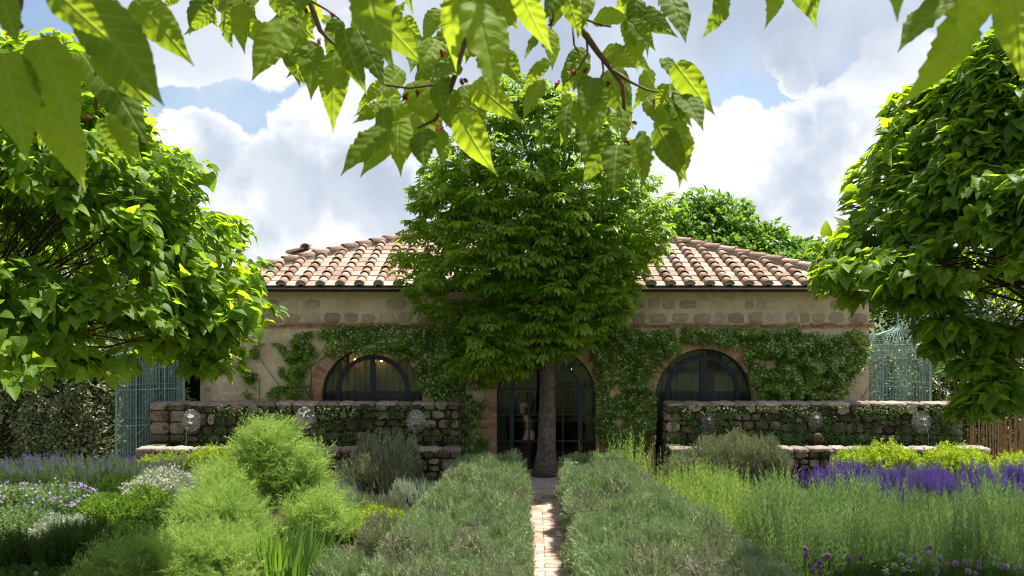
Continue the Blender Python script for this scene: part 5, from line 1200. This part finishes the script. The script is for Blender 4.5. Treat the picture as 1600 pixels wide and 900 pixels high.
# ------------------------------------------------------------------ catalpas
def catalpa(label, tx, ty, lobes, n, holes, zcut, nbr, seed, single=300, clumps=(), zl=(-99, 0)):
    """umbrella crown: lobes (x, y, z, rx, ry, rz); holes = openings (direction seen from the garden) in the near side"""
    kk = .93 if tx < 0 else .90; tx *= kk; ty *= kk
    lobes = [(a*kk, b*kk, CAMZ+(c-CAMZ)*kk, d*kk, e*kk, f*kk) for a, b, c, d, e, f in lobes]; clumps = [(a*kk, b*kk, CAMZ+(c-CAMZ)*kk, r*kk, q) for a, b, c, r, q in clumps]; zcut = CAMZ+(zcut-CAMZ)*kk; zl = (zl[0]*kk, CAMZ+(zl[1]-CAMZ)*kk)
    rt = root('catalpa_tree', (tx, ty, 0), label, 'tree'); Ls = np.array(lobes, float); wt = Ls[:, 3]*Ls[:, 5]; k = rs.choice(len(Ls), n, p=wt/wt.sum()); u = rnd_unit(n); u[:, 2] = np.where(u[:, 2] < -.28, np.abs(u[:, 2]), u[:, 2]); u = norm(u)
    c = Ls[k, :3]; rr = Ls[k, 3:6]; lump = (vnoise(c+u*rr, .8, seed)-.5)*.26+(vnoise(c+u*rr, 2.0, seed+1)-.5)*.32; thick = rs.rand(n)**2*.30; p = c+u*rr*(1+lump-thick)[:, None]; nr = norm(u/rr)
    ins = np.zeros(n, bool)
    for L in Ls: ins |= (((p-L[:3])/L[3:6])**2).sum(1) < .42
    keep = ~ins & (p[:, 2] > np.where(p[:, 0] < zl[0], zl[1], zcut))
    x, y = proj(p); near = (p[:, 1] < Ls[0, 1]+.4)
    hn = vnoise(p, 2.4, seed+5)
    for (hx, hy, ax, ay) in holes: keep &= ~(near & ((((x-hx)/ax)**2+((y-hy)/ay)**2) < .75+.6*hn))
    keep &= (vnoise(p, 1.5, seed+7)*.5+vnoise(p, 3.5, seed+8)*.5) > .33
    p, nr = p[keep], nr[keep]
    for (cx, cy, cz, ar, cn) in clumps:
        v = rnd_unit(cn); v[:, 2] = np.abs(v[:, 2])*.8-.2; q_ = np.array([cx, cy, cz])+v*np.array([ar, ar, ar*.75])*(rs.rand(cn)**.3)[:, None]; p = np.concatenate([p, q_]); nr = np.concatenate([nr, norm(v)])
    m_ = len(p); d = nr*np.array([.9, .9, .2])+np.array([0, 0, -.40])+rs.normal(0, .42, (m_, 3)); up = nr*.42+np.array([0, -.05, .95])+rs.normal(0, .38, (m_, 3)); sz = rs.uniform(.085, .215, m_)
    x, y = proj(p); vis = (x > -20) & (x < 1620) & (y > -20) & (y < 900); facing = nr[:, 1] < .15
    score = np.where(vis & facing, 0, 50)+p[:, 1]*.35+rs.rand(m_)*2-sz*4; order = np.argsort(score); one, rest = order[:single], order[single:]
    singles('leaf', leafmesh('catalpa_leaf', heart, M['catalpa']), p[one]-norm(d[one])*.04, d[one], up[one], sz[one]*1.08, rt)
    scatter('crown', heart_lo, p[rest], d[rest], up[rest], sz[rest], M['catalpa'], rt, smooth=True)
    hub = Vector((tx, ty, Ls[0, 2]-.9)); MB().tube([(tx, ty, 0), (tx+.03, ty, hub.z*.5), tuple(hub)], [.17, .14, .16], 12).build('trunk', M['bark'], rt, True)
    b = MB(); rnd = random.Random(seed)
    for _ in range(nbr):
        i = rnd.randrange(m_); e = Vector(p[i].tolist())-Vector(nr[i].tolist())*.15; s0 = hub+Vector((rnd.uniform(-.12, .12), rnd.uniform(-.12, .12), rnd.uniform(-.1, .5)))
        mz = max(s0.z, e.z)*.55+min(s0.z, e.z)*.45+.25; md = Vector(((s0.x+e.x)/2, (s0.y+e.y)/2, mz)); pts = []
        for t_ in (0, .2, .4, .6, .8, 1): a_ = s0.lerp(md, t_); b_ = md.lerp(e, t_); q_ = a_.lerp(b_, t_); pts.append(q_+Vector((rnd.uniform(-.10, .10), rnd.uniform(-.10, .10), rnd.uniform(-.10, .10))) if 0 < t_ < 1 else q_)
        r0 = rnd.uniform(.010, .026); b.tube(pts, [r0, r0*.8, r0*.6, r0*.45, r0*.3, .004], 5, False)
        for _k in range(4):
            j = rnd.randint(1, 4); s1 = pts[j]; e1 = s1+Vector((rnd.uniform(-.5, .5), rnd.uniform(-.5, .5), rnd.uniform(-.25, .3))); b.tube([s1, s1.lerp(e1, .5)+Vector((0, 0, .05)), e1], [.009, .007, .003], 4, False)
    b.build('branches', M['branch'], rt, True, kind='stuff'); return rt
catalpa('wide umbrella shaped catalpa with yellow green leaves on the left', -7.3, 12.6, [(-7.25, 12.6, 3.75, 3.62, 3.1, 3.20), (-5.2, 12.2, 3.50, 1.45, 1.6, 1.02), (-7.3, 11.0, 3.95, 1.6, 1.3, .65)], 34000,
        [(20, 350, 85, 50), (120, 395, 66, 32), (195, 440, 45, 26), (180, 515, 70, 28)], 2.62, 170, 101, zl=(-5.9, 3.15), clumps=[(*P(x, y, D), r, n) for x, y, D, r, n in ((300,530,12.2,.48,330),(345,500,12.2,.42,260),(320,575,12.1,.25,100),(120,565,12.5,.30,110),(175,575,12.4,.26,90),(60,520,11.6,.45,220),(230,500,12.3,.4,200))])
catalpa('tall catalpa with drooping heart shaped leaves on the right', 7.3, 12.6, [(7.45, 12.7, 4.55, 2.80, 2.4, 2.7), (6.85, 12.4, 4.15, 2.65, 2.0, .9), (7.4, 10.9, 4.55, 1.85, 1.3, 1.75), (6.75, 12.7, 5.9, 1.35, 1.4, 1.35)], 34000,
        [(1520, 395, 62, 30), (1575, 450, 60, 30), (1490, 475, 40, 16), (1590, 500, 45, 28)], 3.1, 170, 131, clumps=[(*P(x, y, D), r, n) for x, y, D, r, n in ((1330,425,12.2,.34,170),(1385,435,12.0,.36,240),(1445,470,12.1,.40,260),(1490,515,11.9,.42,260),(1545,530,12.0,.45,260),(1600,540,12.2,.5,240),(1470,545,11.9,.22,90),(1540,575,11.8,.38,200),(1560,618,11.6,.42,330),(1520,640,11.6,.22,90))])

# ------------------------------------------------------------------ mulberry overhead
mul = root('mulberry_tree', (-2.5, .8, 0), 'mulberry branches with serrated leaves and red berries hanging in from above', 'tree')
L_ = [(0,55,43,243,1.0),(52,37,126,205,1.02),(66,145,142,276,1.12),(112,-25,256,157,.98),(70,-30,160,55,.9),(200,-14,286,76,1.25),(140,60,232,163,1.3),(150,110,215,165,1.35),(160,170,215,246,1.35),(84,160,45,216,1.4),(150,182,160,242,1.35),(285,-14,253,12,1.6),(-5,-25,25,58,.95),(120,70,185,160,1.4),(60,100,25,160,1.4),
(337,3,306,55,1.9),(350,8,352,72,1.95),(378,-4,367,66,1.9),(397,24,408,79,2.0),(456,18,393,118,1.85),(482,45,452,106,2.0),(476,22,443,84,1.95),(487,60,490,146,1.95),(527,72,512,166,1.9),(545,80,506,162,2.0),(535,32,556,138,1.8),(575,-4,634,84,1.6),(552,32,604,132,1.7),(627,25,651,58,2.1),(492,-16,432,23,1.8),(665,52,640,96,2.0),(724,-40,684,78,1.35),
(614,186,527,257,1.9),(610,194,582,258,1.95),(625,184,618,236,2.0),(660,196,661,257,1.95),(685,194,698,258,1.95),(712,164,749,253,1.85),(646,199,625,239,2.0),(600,134,552,158,2.0),(614,158,551,172,2.0),(612,166,552,180,2.05),(690,114,672,152,2.0),(718,98,676,116,2.0),(640,150,690,180,2.1),(655,160,610,176,2.1),
(733,-14,789,134,1.3),(808,-40,836,66,1.25),(770,-30,740,60,1.4),(860,38,810,78,2.0),(864,88,810,126,2.0),(850,116,814,184,2.0),(748,87,778,131,2.0),(985,18,1040,33,2.1),(975,26,1023,68,2.05),(985,8,1030,62,2.1),(1040,-18,1078,47,1.9),(1137,-22,1122,53,1.7),(964,70,1016,96,2.2),(938,72,994,102,2.2),(1033,87,1061,119,2.2),(1046,88,1112,171,2.1),(1058,142,1103,188,2.1),(1043,162,1065,226,2.15),(1022,186,1069,278,2.05),(1054,174,1081,284,2.05),(1000,192,1034,284,2.1),(988,210,997,266,2.15),(968,218,956,283,2.1),(958,206,914,281,2.1),(898,150,917,216,2.1),(893,158,872,186,2.2),(920,130,933,190,2.15),(952,160,930,200,2.2),(960,108,998,130,2.2),(900,34,930,66,2.2),(1050,126,1074,148,2.2),(1010,150,1032,180,2.2),(1036,150,1082,190,2.15),(925,30,960,12,2.2),(905,95,880,150,2.2),(945,200,928,232,2.2),(940,175,905,205,2.2),(700,30,740,70,2.1),(690,60,660,90,2.1),(1010,30,975,70,2.2),
(1500,-8,1400,53,1.3),(1526,-22,1487,152,1.15),(1584,-34,1600,108,1.1),(1548,-40,1520,40,1.4),(1213,-40,1222,20,1.5),(1262,-42,1278,8,1.5),(1625,-10,1640,120,1.05)]
for _ in range(105):
    reg = random.choice([(440, 830, -30, 75), (440, 830, -30, 75), (870, 1070, 55, 190), (590, 740, 90, 175), (840, 1010, -30, 40), (310, 470, -30, 8)])
    x = random.uniform(reg[0], reg[1]); y = random.uniform(reg[2], reg[3]); a = random.gauss(0, .55); ln = random.uniform(38, 72); L_.append((x, y, x+math.sin(a)*ln, y+math.cos(a)*ln, random.uniform(1.95, 2.5)))
pos, dr, up, sz = [], [], [], []
for (xb, yb, xt, yt, D) in L_:
    t_ = random.uniform(-.12, .12); a = P(xb, yb, D); b = P(xt, yt, D*(1-abs(t_)*.5)); a = b+(a-b)*.86; pos.append(a); dr.append(b-a); sz.append((b-a).length); tw = random.gauss(0, .45)
    up.append(Vector((tw, -.75, .35+random.uniform(-.3, .3))))
singles('leaf', leafmesh('mulberry_leaf', mulb, M['mulberry']), np.array(pos), np.array(dr), np.array(up), np.array(sz), mul)
cp = np.array([pos[i]+sdir*random.uniform(.55, .95)+Vector((random.uniform(-.12, .12), random.uniform(-.12, .12), 0)) for i in range(len(pos)) if L_[i][4] < 1.25 for _ in range(8)]); m_ = len(cp)  # unseen leaves added sunward of the nearest ones to shade them
scatter('shade_leaves', mulb[2:4], cp, rnd_unit(m_)*np.array([1, 1, .4]), np.c_[rs.normal(0, .3, (m_, 2)), np.ones(m_)], rs.uniform(.13, .19, m_), M['mulberry'], mul)
n = 330; x = rs.uniform(-250, 1750, n); y = rs.uniform(-750, -60, n); D = rs.uniform(1.0, 3.0, n); pp = np.array([P(a, b, c) for a, b, c in zip(x, y, D)]); hid = vnoise(pp, 1.9, 77) > .45; pp = pp[hid]; m_ = len(pp)  # more leaves added out of view above, casting dapples on the hanging ones
scatter('shade_leaves', mulb[:2], pp, np.c_[rs.normal(0, .5, m_), rs.normal(0, .5, m_), -np.ones(m_)*.7], np.c_[rs.normal(0, .5, (m_, 2)), np.ones(m_)], rs.uniform(.10, .16, m_), M['mulberry'], mul)
bb = MB()
def twig(pts, r0, r1, D):
    q_ = [P(x, y, D+random.uniform(-.02, .02)) for x, y in pts]; n_ = len(q_); bb.tube(q_, [r0+(r1-r0)*k/(n_-1) for k in range(n_)], 7, True)
twig([(850,-160),(868,-60),(883,0),(897,33),(917,57),(933,80),(957,110),(973,133),(975,167),(983,203)], .011, .0035, 2.12)
twig([(957,110),(985,128),(1010,140),(1035,146)], .004, .002, 2.12); twig([(893,15),(915,30),(935,38),(955,42)], .004, .002, 2.12); twig([(917,57),(918,85),(905,105),(885,128)], .003, .0015, 2.12); twig([(895,40),(897,70),(905,85)], .003, .0015, 2.12); twig([(940,88),(943,110),(936,140)], .003, .0015, 2.12); twig([(868,-40),(865,0),(864,33)], .004, .002, 2.1)
twig([(770,-160),(745,-20),(733,33),(713,110),(697,160),(680,187),(653,200)], .010, .003, 2.0); twig([(603,133),(640,138),(673,133),(705,128)], .0025, .003, 2.0)
twig([(440,-160),(470,-40),(483,0),(500,47),(518,65),(533,77)], .009, .0025, 1.95); twig([(483,0),(510,15),(530,30)], .003, .002, 1.95); twig([(370,-120),(380,-30),(382,2)], .004, .002, 1.95)
twig([(40,-160),(35,-60),(30,10),(20,45)], .006, .003, 1.05); twig([(1540,-160),(1530,-60),(1528,-20)], .006, .003, 1.2); twig([(170,-120),(160,30),(150,110),(150,180)], .004, .002, 1.38)
for (x, y, D, X2, Y2) in ((850,-160,2.12,.1,2.0), (770,-160,2.0,-.1,2.0), (440,-160,1.95,-.8,1.8), (370,-120,1.95,-.8,1.8), (40,-160,1.05,-1.0,1.3), (170,-120,1.38,-1.0,1.5), (1540,-160,1.2,.9,1.6)):
    a = P(x, y, D); b = Vector((X2, Y2, 5.0)); bb.tube([a, a.lerp(b, .5)+Vector((0, 0, .1)), b], [.011, .014, .02], 7, True)
bb.tube([(-2.5,.8,4.3), (-1.8,1.2,4.85), (-.9,1.7,5.0), (.1,2.0,5.02), (.9,1.6,5.03), (1.6,1.3,5.1)], [.09, .07, .05, .035, .025, .01], 9, True); bb.tube([(-1.8,1.2,4.85), (-1.0,1.3,5.0)], [.05, .02], 7, True)
bb.build('branches', M['twig'], mul, True)
MB().tube([(-2.5,.8,0), (-2.55,.78,1.5), (-2.45,.8,3.2), (-2.5,.8,4.4)], [.2, .16, .14, .1], 12).build('trunk', M['bark'], mul, True)
bm_ = npmesh('berry', compose([(bloblet(7), place((0, .2*k, 0), (math.cos(k), .8, math.sin(k)), (0, 0, 1), .8-.12*abs(k-1.6))) for k in range(4)])[0], compose([(bloblet(7), place((0, .2*k, 0), (math.cos(k), .8, math.sin(k)), (0, 0, 1), .8-.12*abs(k-1.6))) for k in range(4)])[1]); bm_.materials.append(M['berry'])
for (x, y, D) in [(542,102,1.98),(540,96,1.98),(635,145,2.0),(630,150,2.0),(652,142,2.0),(690,80,2.02),(693,78,2.02),(722,122,2.0),(728,122,2.0),(684,196,2.0),(690,198,2.0),(860,32,2.1),(872,125,2.12),(868,130,2.12),(925,142,2.1),(930,150,2.1),(934,152,2.1),(897,108,2.12),(990,186,2.1),(976,215,2.1),(982,220,2.1),(1036,148,2.12),(1022,156,2.12),(500,60,1.97),(496,70,1.97),(480,12,1.96),(385,4,1.95),(12,45,1.04),(34,34,1.04),(6,38,1.04),(138,180,1.36),(522,18,1.95),(916,106,2.12),(951,128,2.12)]:
    o = link('berry', bm_, None, mul, P(x, y, D)-mul.location); s_ = random.uniform(.008, .012)*(.6 if D < 1.5 else 1); o.scale = (s_, s_*1.3, s_); o.rotation_euler = (R(-90)+random.uniform(-.4, .4), random.uniform(-.4, .4), random.uniform(0, 6))
